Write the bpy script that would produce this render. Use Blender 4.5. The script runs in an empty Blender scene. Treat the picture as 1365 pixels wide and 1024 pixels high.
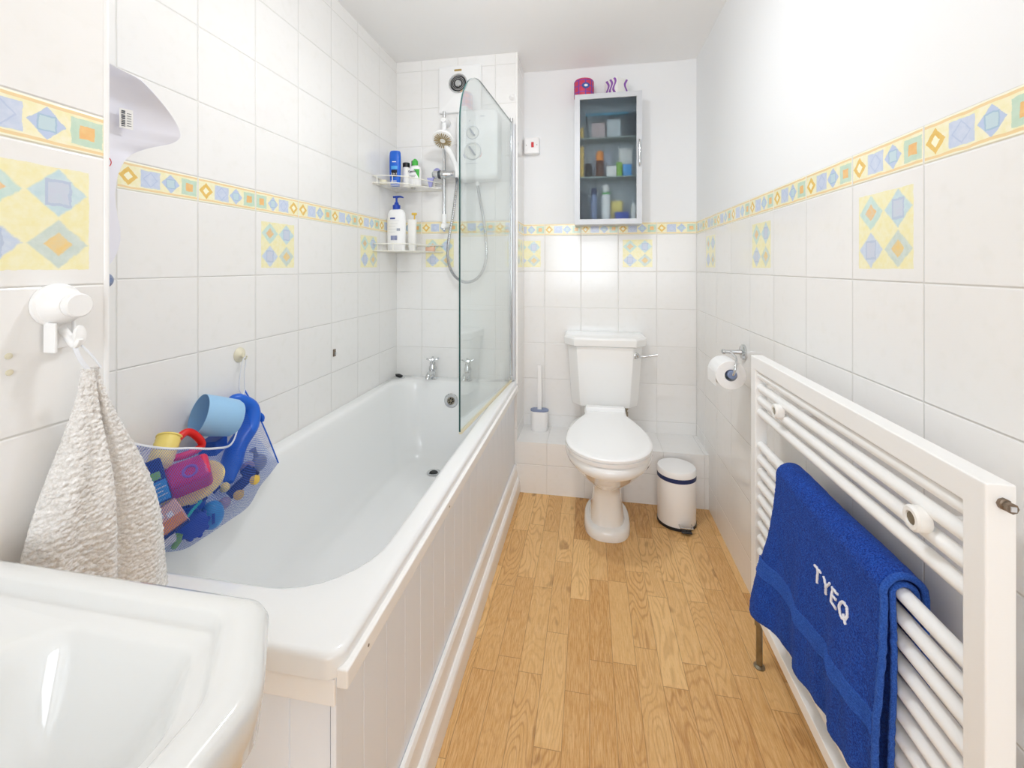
import bpy, bmesh, math, random
from mathutils import Vector, Matrix, noise
random.seed(7)
C = bpy.context.scene.collection
S = bpy.context.scene
PI = math.pi

# ------------------------------------------------------------ camera
cam_d = bpy.data.cameras.new('camera'); cam = bpy.data.objects.new('camera', cam_d); C.objects.link(cam)
cam.location = (0, 0, 1.148)
cam.rotation_euler = (PI/2, 0, math.radians(10.204))
cam_d.sensor_width = 36; cam_d.lens = 36*575/1365
cam_d.shift_y = -(512-355)/1365
cam_d.clip_start = 0.02
S.camera = cam

# ------------------------------------------------------------ world, lights, exposure
w = bpy.data.worlds.new('world'); S.world = w; w.use_nodes = True
w.node_tree.nodes['Background'].inputs[0].default_value = (0.9, 0.95, 1, 1)
w.node_tree.nodes['Background'].inputs[1].default_value = 1.0
S.view_settings.view_transform = 'Standard'; S.view_settings.look = 'None'
S.view_settings.gamma = 1; S.view_settings.use_curve_mapping = False
S.view_settings.exposure = 0.09
try:
    S.cycles.diffuse_bounces = 10; S.cycles.max_bounces = 14; S.cycles.transparent_max_bounces = 16
    S.cycles.sample_clamp_indirect = 4.0
except Exception:
    pass
LAMP = (-0.22, 1.15, 2.06)
def light(name, kind, loc, energy, color=(1, 1, 1), rot=(0, 0, 0), **k):
    d = bpy.data.lights.new(name, kind); d.energy = energy; d.color = color
    for a, b in k.items(): setattr(d, a, b)
    o = bpy.data.objects.new(name, d); o.location = loc; o.rotation_euler = rot; C.objects.link(o); return o
light('ceiling_bulb_light', 'POINT', LAMP, 7.0, (0.925, 0.96, 1.0), shadow_soft_size=0.055)
light('ceiling_shade_light', 'AREA', (LAMP[0], LAMP[1], LAMP[2]-.005), 4.3, (0.925, 0.96, 1.0), shape='DISK', size=.12)
# added soft fill to even the light, set at an invented window behind the camera
light('rear_fill_light', 'AREA', (-0.1, -2.585, 1.45), 28.0, (0.86, 0.93, 1.0), (PI/2, 0, 0), shape='RECTANGLE', size=1.1, size_y=1.3)

# ------------------------------------------------------------ materials
def lin(c):
    return tuple(((x/255)/12.92 if x/255 <= .04045 else ((x/255+.055)/1.055)**2.4) for x in c)
M = {}
def pm(name, rgb, rough=.5, metal=0, bump=0, bscale=200, spec=.5, coat=0, trans=0, ior=1.45, emit=0, sub=0, var=0, vscale=8, sheen=0):
    m = bpy.data.materials.new(name); m.use_nodes = True; nt = m.node_tree; b = nt.nodes['Principled BSDF']
    b.inputs['Base Color'].default_value = (*lin(rgb), 1); b.inputs['Roughness'].default_value = rough
    b.inputs['Metallic'].default_value = metal; b.inputs['Specular IOR Level'].default_value = spec
    b.inputs['Coat Weight'].default_value = coat; b.inputs['Transmission Weight'].default_value = trans
    b.inputs['IOR'].default_value = ior; b.inputs['Sheen Weight'].default_value = sheen
    if emit:
        b.inputs['Emission Color'].default_value = (*lin(rgb), 1); b.inputs['Emission Strength'].default_value = emit
    if bump or var:
        tc = nt.nodes.new('ShaderNodeTexCoord')
    if bump:
        n = nt.nodes.new('ShaderNodeTexNoise'); n.inputs['Scale'].default_value = bscale; n.inputs['Detail'].default_value = 3
        bp = nt.nodes.new('ShaderNodeBump'); bp.inputs['Strength'].default_value = bump; bp.inputs['Distance'].default_value = .002
        nt.links.new(tc.outputs['Object'], n.inputs['Vector']); nt.links.new(n.outputs['Fac'], bp.inputs['Height']); nt.links.new(bp.outputs['Normal'], b.inputs['Normal'])
    if var:
        n = nt.nodes.new('ShaderNodeTexNoise'); n.inputs['Scale'].default_value = vscale; n.inputs['Detail'].default_value = 4
        mx = nt.nodes.new('ShaderNodeMix'); mx.data_type = 'RGBA'
        mx.inputs['A'].default_value = (*[x*(1-var) for x in lin(rgb)], 1); mx.inputs['B'].default_value = (*[min(1, x*(1+var)) for x in lin(rgb)], 1)
        nt.links.new(tc.outputs['Object'], n.inputs['Vector']); nt.links.new(n.outputs['Fac'], mx.inputs['Factor']); nt.links.new(mx.outputs['Result'], b.inputs['Base Color'])
    M[name] = m; return m

class V:   # a value in a node tree, with arithmetic
    def __init__(s, nt, k): s.nt = nt; s.k = k
    def _m(s, op, *a, clamp=False):
        n = s.nt.nodes.new('ShaderNodeMath'); n.operation = op; n.use_clamp = clamp
        for i, x in enumerate((s,)+a):
            if isinstance(x, V): s.nt.links.new(x.k, n.inputs[i])
            else: n.inputs[i].default_value = x
        return V(s.nt, n.outputs[0])
    def __add__(s, o): return s._m('ADD', o)
    __radd__ = __add__
    def __sub__(s, o): return s._m('SUBTRACT', o)
    def __rsub__(s, o): return (s*-1)+o
    def __mul__(s, o): return s._m('MULTIPLY', o)
    __rmul__ = __mul__
    def __truediv__(s, o): return s._m('DIVIDE', o)
    def floor(s): return s._m('FLOOR')
    def frac(s): return s._m('FRACT')
    def abs(s): return s._m('ABSOLUTE')
    def lt(s, o): return s._m('LESS_THAN', o)
    def gt(s, o): return s._m('GREATER_THAN', o)
    def min(s, o): return s._m('MINIMUM', o)
    def max(s, o): return s._m('MAXIMUM', o)
    def ramp(s, a, b):      # smooth 0..1 between a and b
        n = s.nt.nodes.new('ShaderNodeMapRange'); n.interpolation_type = 'SMOOTHSTEP'
        s.nt.links.new(s.k, n.inputs['Value']); n.inputs['From Min'].default_value = a; n.inputs['From Max'].default_value = b
        return V(s.nt, n.outputs['Result'])
def mixf(f, a, b): return f*b + (1-f)*a
def col(nt, rgb):
    n = nt.nodes.new('ShaderNodeRGB'); n.outputs[0].default_value = (*lin(rgb), 1); return n.outputs[0]
def mixc(nt, f, a, b):
    n = nt.nodes.new('ShaderNodeMix'); n.data_type = 'RGBA'
    if isinstance(f, V): nt.links.new(f.k, n.inputs['Factor'])
    else: n.inputs['Factor'].default_value = f
    nt.links.new(a if not isinstance(a, tuple) else col(nt, a), n.inputs['A'])
    nt.links.new(b if not isinstance(b, tuple) else col(nt, b), n.inputs['B'])
    return n.outputs['Result']
def coords(nt):
    tc = nt.nodes.new('ShaderNodeTexCoord'); sp = nt.nodes.new('ShaderNodeSeparateXYZ'); nt.links.new(tc.outputs['Object'], sp.inputs[0])
    return tc.outputs['Object'], V(nt, sp.outputs[0]), V(nt, sp.outputs[1]), V(nt, sp.outputs[2])
def noisev(nt, vec, scale, detail=2, rough=.5, color=False):
    n = nt.nodes.new('ShaderNodeTexNoise'); n.inputs['Scale'].default_value = scale; n.inputs['Detail'].default_value = detail; n.inputs['Roughness'].default_value = rough
    nt.links.new(vec, n.inputs['Vector']); return V(nt, n.outputs['Fac'])
def combine(nt, x, y, z):
    n = nt.nodes.new('ShaderNodeCombineXYZ')
    for i, a in enumerate((x, y, z)):
        if isinstance(a, V): nt.links.new(a.k, n.inputs[i])
        else: n.inputs[i].default_value = a
    return n.outputs[0]

def tile_material(name, x0=0., sx=1, y0=0., sy=1, tile=.2, zline=.119, decor=(0, 0), painted=False, pattern=True, flip=None):
    m = bpy.data.materials.new(name); m.use_nodes = True; nt = m.node_tree; b = nt.nodes['Principled BSDF']
    vec, X, Y, Z = coords(nt)
    g = nt.nodes.new('ShaderNodeNewGeometry'); sn = nt.nodes.new('ShaderNodeSeparateXYZ'); nt.links.new(g.outputs['Normal'], sn.inputs[0])
    side = V(nt, sn.outputs[0]).abs().gt(.5)
    ux = (X - x0)*(sx/tile); uy = (Y - y0)*(sy/tile)
    u = mixf(side, ux, uy); iu = u.floor(); fu = u - iu
    v = (Z - zline)/.2; iv = v.floor(); fv = v - iv
    T, BH = 1.319, .065
    if pattern:
        vb = (Z - T)/BH; inb = vb.gt(0)*vb.lt(1); ab = vb.gt(1)
        v2 = (Z - (T+BH))/.2; i2 = v2.floor(); f2 = v2 - i2
        ez = mixf(inb, mixf(ab, fv.min(1-fv)*.2, f2.min(1-f2)*.2), vb.min(1-vb)*BH)
    else:
        ez = fv.min(1-fv)*.2
    e = ez.min(fu.min(1-fu)*tile)
    grout = 1 - e.ramp(.0003, .0012)
    tone = (V(nt, 0) if False else noisev(nt, combine(nt, iu*7.3, iv*3.1, 0), 1.7, 0))
    c = mixc(nt, tone, (236, 235, 233), (241, 240, 239))
    c = mixc(nt, noisev(nt, vec, 35, 3).ramp(.5, .8)*.25, c, (228, 227, 221))
    if pattern:
        wob = (noisev(nt, vec, 70, 4, .6) - .5)*2.0; wob2 = (noisev(nt, combine(nt, X+3.1, Y-1.7, Z+5.), 70, 4, .6) - .5)*2.0
        wash = noisev(nt, vec, 90, 4).ramp(.25, .8)
        # decor tiles: four diamonds on yellow
        per, ph = decor
        k = ((iu - ph)/3.0).frac()*3
        isd = k.lt(.5)._m('ADD', k.gt(2.5)).min(1)*(iv - 5).abs().lt(.5)
        mx = (fu - .5)/.385 + wob*.035; my = (fv - .49)/.37 + wob2*.035
        inside = mx.abs().max(my.abs()).lt(1)*isd
        lx = (mx+1).frac() - .5; ly = (my+1).frac() - .5
        dd = lx.abs() + ly.abs() + wob*.05
        right = mx.gt(0); top = my.gt(0)
        blue = (right - top).abs().lt(.5)*1.0           # TR and BL are the blue ones
        outer = mixc(nt, blue, mixc(nt, top, (198, 212, 204), (192, 220, 212)), mixc(nt, top, (194, 208, 230), (190, 216, 224)))
        inner = mixc(nt, blue, mixc(nt, top, (238, 202, 122), (238, 190, 124)), (200, 206, 224))
        ring = (174, 192, 218)
        bg = mixc(nt, wash, (243, 239, 202), (240, 232, 172))
        dc = mixc(nt, 1 - dd.ramp(.44, .5), bg, mixc(nt, wash, outer, mixc(nt, .3, outer, (240, 244, 242))))
        rr_ = lx.abs().max(ly.abs()*.8) + wob*.04
        inm = mixf(blue, 1 - dd.ramp(.21, .25), 1 - rr_.ramp(.19, .22))
        ringm = blue*rr_.gt(.16)*rr_.lt(.205)*.7
        dc = mixc(nt, inm*(wash*.35+.65), dc, inner); dc = mixc(nt, ringm, dc, ring)
        c = mixc(nt, inside*.93, c, dc)
        # border row
        fub = fu if flip is None else mixf((iu - flip).abs().lt(.5), fu, 1-fu)
        b4 = fub*4; ib = b4.floor(); cx = b4 - ib - .5 + wob*.06; cy = (vb-.5)*1.3 + wob2*.06
        ax, ay = cx.abs(), cy.abs(); dm = ax*1.02 + ay; sq = ax.max(ay)
        bb = mixc(nt, wash, (245, 241, 214), (241, 234, 186))
        e0, e1, e2, e3 = [(ib - q).abs().lt(.5) for q in range(4)]
        bb = mixc(nt, e0*dm.gt(.20)*dm.lt(.43)*.95, bb, mixc(nt, wash, (234, 198, 110), (228, 186, 92)))
        bb = mixc(nt, e0*dm.lt(.2), bb, (250, 246, 216))
        bb = mixc(nt, e1*ax.lt(.46)*ay.lt(.40), bb, mixc(nt, wash, (196, 208, 230), (210, 218, 236)))
        bb = mixc(nt, e1*dm.gt(.3)*dm.lt(.36)*.55, bb, (176, 192, 222))
        bb = mixc(nt, e2*dm.lt(.47), bb, (190, 204, 230))
        bb = mixc(nt, e2*sq.lt(.235), bb, (170, 196, 218)); bb = mixc(nt, e2*sq.lt(.19), bb, (196, 216, 224))
        bb = mixc(nt, e3*ax.lt(.42)*ay.lt(.40), bb, mixc(nt, wash, (194, 218, 198), (204, 224, 206)))
        bb = mixc(nt, e3*sq.lt(.20), bb, mixc(nt, wash, (238, 188, 124), (240, 200, 138)))
        wl = noisev(nt, combine(nt, X*1.0, Y*1.0, 0), 22, 1) - .5
        l1 = (vb - .91 + wl*.06).abs().lt(.035); l2 = (vb - .11 + wl*.08).abs().lt(.035)
        bb = mixc(nt, vb.gt(.95).max(vb.lt(.07)), bb, (246, 243, 222))
        bb = mixc(nt, l1.max(l2)*.85, bb, (238, 208, 156))
        bb = mixc(nt, fu.lt(.012).max(fu.gt(.988)), bb, (244, 242, 232))
        c = mixc(nt, inb, c, bb)
    c = mixc(nt, grout*.6, c, (206, 204, 197))
    h = e.ramp(0, .003)
    wavy = noisev(nt, vec, 9, 2)*.35 + noisev(nt, vec, 28, 2)*.06
    rough = grout*.5 + .12
    if painted:
        pmask = Z.gt(T+BH+.0005)
        c = mixc(nt, pmask, c, (237, 238, 239))
        rough = mixf(pmask, rough, .75)
        h = mixf(pmask, h, noisev(nt, vec, 60, 3)*.12); wavy = mixf(pmask, wavy, .2)
    bp = nt.nodes.new('ShaderNodeBump'); bp.inputs['Strength'].default_value = .8; bp.inputs['Distance'].default_value = .0016
    nt.links.new((h + wavy).k, bp.inputs['Height']); nt.links.new(bp.outputs['Normal'], b.inputs['Normal'])
    nt.links.new(c, b.inputs['Base Color']); nt.links.new(rough.k, b.inputs['Roughness'])
    M[name] = m; return m

def oak_floor():
    m = bpy.data.materials.new('oak_strip_vinyl'); m.use_nodes = True; nt = m.node_tree; b = nt.nodes['Principled BSDF']
    vec, X, Y, Z = coords(nt)
    sx = X/.066; ix = sx.floor(); fx = sx - ix
    def rnd(a, b_, s=1.0):
        n = nt.nodes.new('ShaderNodeTexWhiteNoise'); n.noise_dimensions = '2D'; nt.links.new(combine(nt, a, b_, 0), n.inputs['Vector']); return V(nt, n.outputs['Value'])
    off = rnd(ix, 3.0)
    sy = Y/.33 + off*5; iy = sy.floor(); fy = sy - iy
    r = rnd(ix, iy); r2 = rnd(iy*1.0 + 17.0, ix)
    # growth-ring figure stretched along the strip
    px = (fx-.5)*.066 + (r-.5)*.05
    gv = combine(nt, px*1.0 + r*9, Y*.20 + r2*7, 0)
    n1 = noisev(nt, gv, 10, 2, .45)
    rings = (n1*24).frac(); rings = (rings - .5).abs()*2
    figure = rings.ramp(.0, .55)
    fine = noisev(nt, combine(nt, X*26, Y*1.6, r*5), 14, 4, .65)
    flecks = noisev(nt, combine(nt, X*9, Y*.9, 3.3), 60, 2).ramp(.58, .72)
    amp = .15 + r2*.75
    c = mixc(nt, r, (202, 150, 86), (234, 192, 130))
    c = mixc(nt, fine.ramp(.35, .7)*.55, c, (240, 204, 152))
    c = mixc(nt, (1-figure)*amp*.52, c, (168, 112, 58))
    c = mixc(nt, flecks*.28, c, (140, 96, 54))
    knots = noisev(nt, combine(nt, X*1.2+r, Y*.8, 8.1), 13, 1).ramp(.70, .78)
    c = mixc(nt, knots*.5, c, (138, 92, 50))
    ed = (fx.min(1-fx)*.066).min(fy.min(1-fy)*.33)
    c = mixc(nt, (1-ed.ramp(.0002, .0014))*.6, c, (136, 96, 56))
    bp = nt.nodes.new('ShaderNodeBump'); bp.inputs['Strength'].default_value = .25; bp.inputs['Distance'].default_value = .001
    nt.links.new((fine + ed.ramp(0, .001)*.5).k, bp.inputs['Height']); nt.links.new(bp.outputs['Normal'], b.inputs['Normal'])
    nt.links.new(c, b.inputs['Base Color']); b.inputs['Roughness'].default_value = .42; b.inputs['Specular IOR Level'].default_value = .4
    M['floor'] = m; return m

def weave(name, rgb, rgb2, rough=.95, knob=0, rscale=1.0):   # terry towelling; rows gives raised ribs
    m = bpy.data.materials.new(name); m.use_nodes = True; nt = m.node_tree; b = nt.nodes['Principled BSDF']
    vec, X, Y, Z = coords(nt)
    n1 = noisev(nt, vec, 420*rscale, 3, .7); n2 = noisev(nt, vec, 60, 3)
    c = mixc(nt, n1.ramp(.35, .65), rgb2, rgb); c = mixc(nt, n2.ramp(.4, .75)*.3, c, rgb2)
    b.inputs['Roughness'].default_value = rough; b.inputs['Sheen Weight'].default_value = .05; b.inputs['Sheen Roughness'].default_value = .6; b.inputs['Specular IOR Level'].default_value = .1
    hh = n1
    if knob:
        vo = nt.nodes.new('ShaderNodeTexVoronoi'); vo.inputs['Scale'].default_value = knob; nt.links.new(combine(nt, X, Y, Z*1.25), vo.inputs['Vector'])
        kd = V(nt, vo.outputs['Distance']); c = mixc(nt, kd.ramp(.45, .8)*.3, c, rgb2); hh = n1*.22 + (1-kd)*1.1
    bp = nt.nodes.new('ShaderNodeBump'); bp.inputs['Strength'].default_value = 1; bp.inputs['Distance'].default_value = .003
    nt.links.new(hh.k, bp.inputs['Height']); nt.links.new(bp.outputs['Normal'], b.inputs['Normal']); nt.links.new(c, b.inputs['Base Color'])
    M[name] = m; return m

def net_material(name, rgb, cell=.0042, wire=.30):
    m = bpy.data.materials.new(name); m.use_nodes = True; nt = m.node_tree; b = nt.nodes['Principled BSDF']; out = nt.nodes['Material Output']
    uv = nt.nodes.new('ShaderNodeUVMap'); sp = nt.nodes.new('ShaderNodeSeparateXYZ'); nt.links.new(uv.outputs[0], sp.inputs[0])
    a = V(nt, sp.outputs[0])/cell; c = V(nt, sp.outputs[1])/cell
    p = (a + c).frac(); q = (a - c).frac()
    f = (p.lt(wire)).max(q.lt(wire))
    b.inputs['Base Color'].default_value = (*lin(rgb), 1); b.inputs['Roughness'].default_value = .6
    tr = nt.nodes.new('ShaderNodeBsdfTransparent'); mx = nt.nodes.new('ShaderNodeMixShader')
    nt.links.new(f.k, mx.inputs[0]); nt.links.new(tr.outputs[0], mx.inputs[1]); nt.links.new(b.outputs[0], mx.inputs[2]); nt.links.new(mx.outputs[0], out.inputs['Surface'])
    M[name] = m; return m

def pane_material(name, tint, rough, refl=.06):
    m = bpy.data.materials.new(name); m.use_nodes = True; nt = m.node_tree; out = nt.nodes['Material Output']
    nt.nodes.remove(nt.nodes['Principled BSDF'])
    tr = nt.nodes.new('ShaderNodeBsdfTransparent'); tr.inputs[0].default_value = (*tint, 1)
    gl = nt.nodes.new('ShaderNodeBsdfGlossy'); gl.inputs['Roughness'].default_value = rough; gl.inputs['Color'].default_value = (1, 1, 1, 1)
    lw = nt.nodes.new('ShaderNodeLayerWeight'); lw.inputs['Blend'].default_value = .5; fv_ = V(nt, lw.outputs['Facing']); fr_ = fv_*fv_*fv_*fv_*.75 + refl
    mx = nt.nodes.new('ShaderNodeMixShader')
    nt.links.new(fr_.k, mx.inputs[0]); nt.links.new(tr.outputs[0], mx.inputs[1]); nt.links.new(gl.outputs[0], mx.inputs[2]); nt.links.new(mx.outputs[0], out.inputs['Surface'])
    M[name] = m; return m

tile_material('tiles_left', y0=.776, sy=1, decor=(3, 2), flip=2)
tile_material('tiles_near', y0=.562, sy=1, decor=(3, 2))
tile_material('tiles_shower', x0=-.878, sx=1, y0=2.17, sy=1, decor=(3, 0))
tile_material('tiles_back', x0=.553, sx=1, y0=2.4, sy=1, decor=(3, 1), painted=True)
tile_material('tiles_right', y0=.837, sy=-1, decor=(3, 2), painted=True)
tile_material('tiles_ledge', x0=-.213, y0=2.165, tile=.187, zline=.145, pattern=False)
oak_floor()
pm('ceiling_paint', (246, 246, 246), .9, bump=.3, bscale=30, var=.015, vscale=3)
pm('wall_paint', (238, 238, 238), .8)
pm('acrylic', (238, 239, 239), .14, coat=.3, bump=0)
pm('basin_ceramic', (222, 223, 222), .08, coat=.5)
pm('ceramic', (242, 242, 241), .08, coat=.5)
pm('seat_plastic', (244, 244, 244), .25)
pm('panel_paint', (236, 241, 248), .38, bump=.12, bscale=40, var=.02, vscale=6)
pm('trim_paint', (245, 244, 242), .32, bump=.15, bscale=50)
pm('radiator_paint', (242, 242, 241), .28)
pm('white_plastic', (243, 243, 243), .3)
pm('soft_white', (238, 237, 234), .45)
pm('scoop_plastic', (232, 232, 242), .22, coat=.3)
pm('chrome', (212, 214, 216), .1, 1)
pm('aged_chrome', (150, 142, 124), .3, 1, var=.4, vscale=60)
pm('silver_paint', (208, 210, 213), .38, .35)
pm('alu_white', (206, 208, 212), .42, .1)
pm('black', (28, 28, 32), .35)
pm('dark_grey', (66, 72, 82), .4)
pm('navy', (28, 44, 92), .45)
pm('blue_gray', (128, 142, 176), .3)
pm('cord_white', (226, 228, 234), .6)
pm('silicone', (226, 220, 196), .5)
pm('dark_recess', (22, 24, 26), .5)
pm('brown_metal', (128, 112, 96), .4, .5)
pm('paper', (240, 240, 240), .9, bump=.5, bscale=120)
pm('steel_hose', (196, 198, 202), .22, .9)
pm('nozzle_tan', (158, 138, 92), .5)
pm('wire_white', (236, 234, 226), .35)
pm('bright_blue', (28, 100, 208), .35)
pm('deep_blue', (24, 78, 176), .4)
pm('royal_blue', (26, 66, 170), .35)
pm('light_blue', (152, 196, 232), .45)
pm('sky_blue', (62, 150, 214), .35)
pm('red', (222, 36, 32), .35)
pm('magenta', (204, 40, 84), .35)
pm('toy_yellow', (238, 216, 122), .4)
pm('gold_yellow', (226, 190, 84), .4)
pm('toy_orange', (226, 150, 72), .4)
pm('toy_beige', (226, 184, 160), .5)
pm('toy_teal', (46, 176, 170), .4)
pm('toy_green', (136, 184, 64), .4)
pm('toy_grey', (150, 156, 172), .4)
pm('toy_purplegrey', (158, 140, 158), .4)
pm('green_cap', (70, 176, 70), .35)
pm('label_black', (24, 24, 30), .5)
pm('label_grey', (168, 172, 184), .5)
pm('label_blue', (62, 84, 156), .5)
pm('label_cyan', (86, 172, 232), .4)
pm('lilac', (164, 164, 214), .3)
pm('tartan_red', (206, 62, 92), .5)
pm('tartan_purple', (120, 72, 168), .5)
pm('box_purple', (146, 92, 178), .55)
pm('amber', (96, 50, 22), .2)
pm('cap_orange', (236, 142, 40), .4)
pm('teal_lid', (50, 128, 156), .35)
pm('pink_soft', (232, 196, 192), .6)
pm('shelf_glass', (150, 164, 160), .1)
pm('cab_inner', (176, 184, 190), .6)
pm('switch_red', (200, 26, 40), .35)
pm('gold_label', (186, 158, 96), .35, .7)
pm('sealant', (224, 214, 184), .6)
pm('thread_white', (240, 240, 244), .8, bump=.6, bscale=900)
pm('glass_edge', (46, 82, 80), .15, spec=.6)
pm('opal', (255, 250, 240), .4, emit=2.0)
pm('added_window_paint', (240, 240, 240), .4)
weave('blue_terry', (40, 92, 196), (12, 44, 126))
weave('blue_rib', (58, 106, 200), (36, 78, 166))
weave('grey_terry', (246, 244, 242), (222, 218, 213), rscale=.8, knob=150)
net_material('blue_net', (34, 84, 184), cell=.0064, wire=.17)
net_material('pale_net', (150, 170, 205), cell=.0046, wire=.24)
pane_material('screen_glass', (.925, .955, .95), .02)
pane_material('cabinet_pane', (.78, .82, .84), .12)
def net_frost():
    m = bpy.data.materials.new('reeded_glass'); m.use_nodes = True; nt = m.node_tree; b = nt.nodes['Principled BSDF']
    b.inputs['Base Color'].default_value = (.80, .86, .89, 1); b.inputs['Transmission Weight'].default_value = 1; b.inputs['Roughness'].default_value = .34; b.inputs['IOR'].default_value = 1.25
    b.inputs['Specular IOR Level'].default_value = .5
    M['reeded_glass'] = m
net_frost()

# ------------------------------------------------------------ geometry helpers
def obj(name, bm, mat, parent=None, smooth=True, angle=38, bevel=0, mats=None):
    bmesh.ops.recalc_face_normals(bm, faces=bm.faces)
    me = bpy.data.meshes.new(name); bm.to_mesh(me); bm.free()
    me.materials.append(M[mat] if isinstance(mat, str) else mat)
    for x in (mats or []): me.materials.append(M[x])
    if smooth:
        for p in me.polygons: p.use_smooth = True
        me.set_sharp_from_angle(angle=math.radians(angle))
    o = bpy.data.objects.new(name, me); C.objects.link(o)
    if parent: o.parent = parent
    if bevel:
        b = o.modifiers.new('bevel', 'BEVEL'); b.width = bevel; b.segments = 3; b.limit_method = 'ANGLE'; b.angle_limit = math.radians(40)
    return o
def tag(o, label, cat, group=None, kind=None):
    o['label'] = label; o['category'] = cat
    if group: o['group'] = group
    if kind: o['kind'] = kind
    return o
def thing(name, label, cat, loc=(0, 0, 0), group=None):
    o = bpy.data.objects.new(name, None); o.empty_display_size = .05; C.objects.link(o); tag(o, label, cat, group); o['_base'] = 1
    o.location = loc
    del o['_base']
    return o
def struct(name, bm, mat, label=None, cat=None, **k):
    o = obj(name, bm, mat, smooth=k.pop('smooth', False), **k); o['kind'] = 'structure'
    if label: o['label'] = label; o['category'] = cat
    return o
ORG = [Vector((0, 0, 0))]
def BM(): return bmesh.new()
def box(bm, x0, x1, y0, y1, z0, z1, mi=0, mat4=None):
    vs = [bm.verts.new((x, y, z)) for x in (x0, x1) for y in (y0, y1) for z in (z0, z1)]
    fs = [(0, 1, 3, 2), (4, 6, 7, 5), (0, 4, 5, 1), (2, 3, 7, 6), (0, 2, 6, 4), (1, 5, 7, 3)]
    for f in fs:
        q = bm.faces.new([vs[i] for i in f]); q.material_index = mi
    if mat4: bmesh.ops.transform(bm, matrix=mat4, verts=vs)
    return vs
def mbox(x0, x1, y0, y1, z0, z1): b = BM(); box(b, x0, x1, y0, y1, z0, z1); return b
def loft(bm, rings, cap0=True, cap1=True, closed=True, mi=0):
    R = [[bm.verts.new(p) for p in r] for r in rings]; n = len(R[0])
    for a, b in zip(R, R[1:]):
        for i in range(n if closed else n-1):
            j = (i+1) % n
            f = bm.faces.new((a[i], a[j], b[j], b[i])); f.material_index = mi
    if cap0: bm.faces.new(R[0][::-1]).material_index = mi
    if cap1: bm.faces.new(R[-1]).material_index = mi
    return R
def frame(ax):
    ax = Vector(ax).normalized(); u = ax.orthogonal().normalized(); return ax, u, ax.cross(u)
def lathe(bm, o, ax, prof, n=28, cap0=True, cap1=True, mi=0, sx=1, sy=1, up=None):
    ax, u, v = frame(ax); o = Vector(o)
    if up is not None:
        v = Vector(up); v = (v - ax*v.dot(ax)).normalized(); u = v.cross(ax)
    rings = [[o + ax*h + (u*math.cos(2*PI*i/n)*sx + v*math.sin(2*PI*i/n)*sy)*max(r, 1e-5) for i in range(n)] for r, h in prof]
    return loft(bm, rings, cap0, cap1, mi=mi)
def smoothpath(pts, k=6, closed=False):
    P = [Vector(p) for p in pts]; out = []; n = len(P)
    rng = range(n if closed else n-1)
    for i in rng:
        p0 = P[(i-1) % n] if (closed or i > 0) else P[0]*2-P[1]; p1 = P[i]; p2 = P[(i+1) % n]
        p3 = P[(i+2) % n] if (closed or i+2 < n) else P[-1]*2-P[-2]
        for j in range(k):
            t = j/k
            out.append(.5*((2*p1)+(p2-p0)*t+(2*p0-5*p1+4*p2-p3)*t*t+(3*p1-p0-3*p2+p3)*t**3))
    if not closed: out.append(P[-1])
    return out
def tube(bm, pts, r, n=10, closed=False, k=0, mi=0, caps=True, flat=1):
    P = smoothpath(pts, k, closed) if k else [Vector(p) for p in pts]
    N = len(P); rr = r if isinstance(r, list) else None
    T = [((P[(i+1) % N] if (closed or i+1 < N) else P[i]) - (P[i-1] if (closed or i > 0) else P[i])).normalized() for i in range(N)]
    u = T[0].orthogonal().normalized(); rings = []
    for i in range(N):
        u = (u - T[i]*u.dot(T[i])).normalized(); v = T[i].cross(u)
        ri = rr[min(len(rr)-1, int(i*len(rr)/N))] if rr else r
        if rr:
            q = i/(N-1)*(len(rr)-1); a = int(q); b_ = min(a+1, len(rr)-1); ri = rr[a]+(rr[b_]-rr[a])*(q-a)
        rings.append([P[i] + (u*math.cos(2*PI*j/n) + v*flat*math.sin(2*PI*j/n))*ri for j in range(n)])
    if closed:
        R = loft(bm, rings, False, False, mi=mi)
        a, b_ = R[-1], R[0]
        best = min(range(n), key=lambda s: sum((a[j].co - b_[(j+s) % n].co).length for j in range(n)))
        for j in range(n):
            f = bm.faces.new((a[j], a[(j+1) % n], b_[(j+1+best) % n], b_[(j+best) % n])); f.material_index = mi
    else:
        loft(bm, rings, caps, caps, mi=mi)
def rr(x0, x1, y0, y1, z, r, k=8, m=6):
    # rounded rectangle, matched vertex counts; r single or 4 radii: (x1,y1) (x0,y1) (x0,y0) (x1,y0)
    if not isinstance(r, (list, tuple)): r = [r]*4
    cs = [(x1, y1, -1, -1, 0), (x0, y1, 1, -1, 1), (x0, y0, 1, 1, 2), (x1, y0, -1, 1, 3)]
    pts = []; arcs = []
    for (x, y, dx, dy, q), rad in zip(cs, r):
        cx, cy = x+dx*rad, y+dy*rad
        arcs.append([(cx+rad*math.cos(q*PI/2+PI/2*j/k), cy+rad*math.sin(q*PI/2+PI/2*j/k)) for j in range(k+1)])
    for i in range(4):
        a = arcs[i]; b = arcs[(i+1) % 4]
        pts += a
        for j in range(1, m):
            t = j/m; pts.append((a[-1][0]+(b[0][0]-a[-1][0])*t, a[-1][1]+(b[0][1]-a[-1][1])*t))
    return [Vector((x, y, z)) for x, y in pts]
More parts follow.
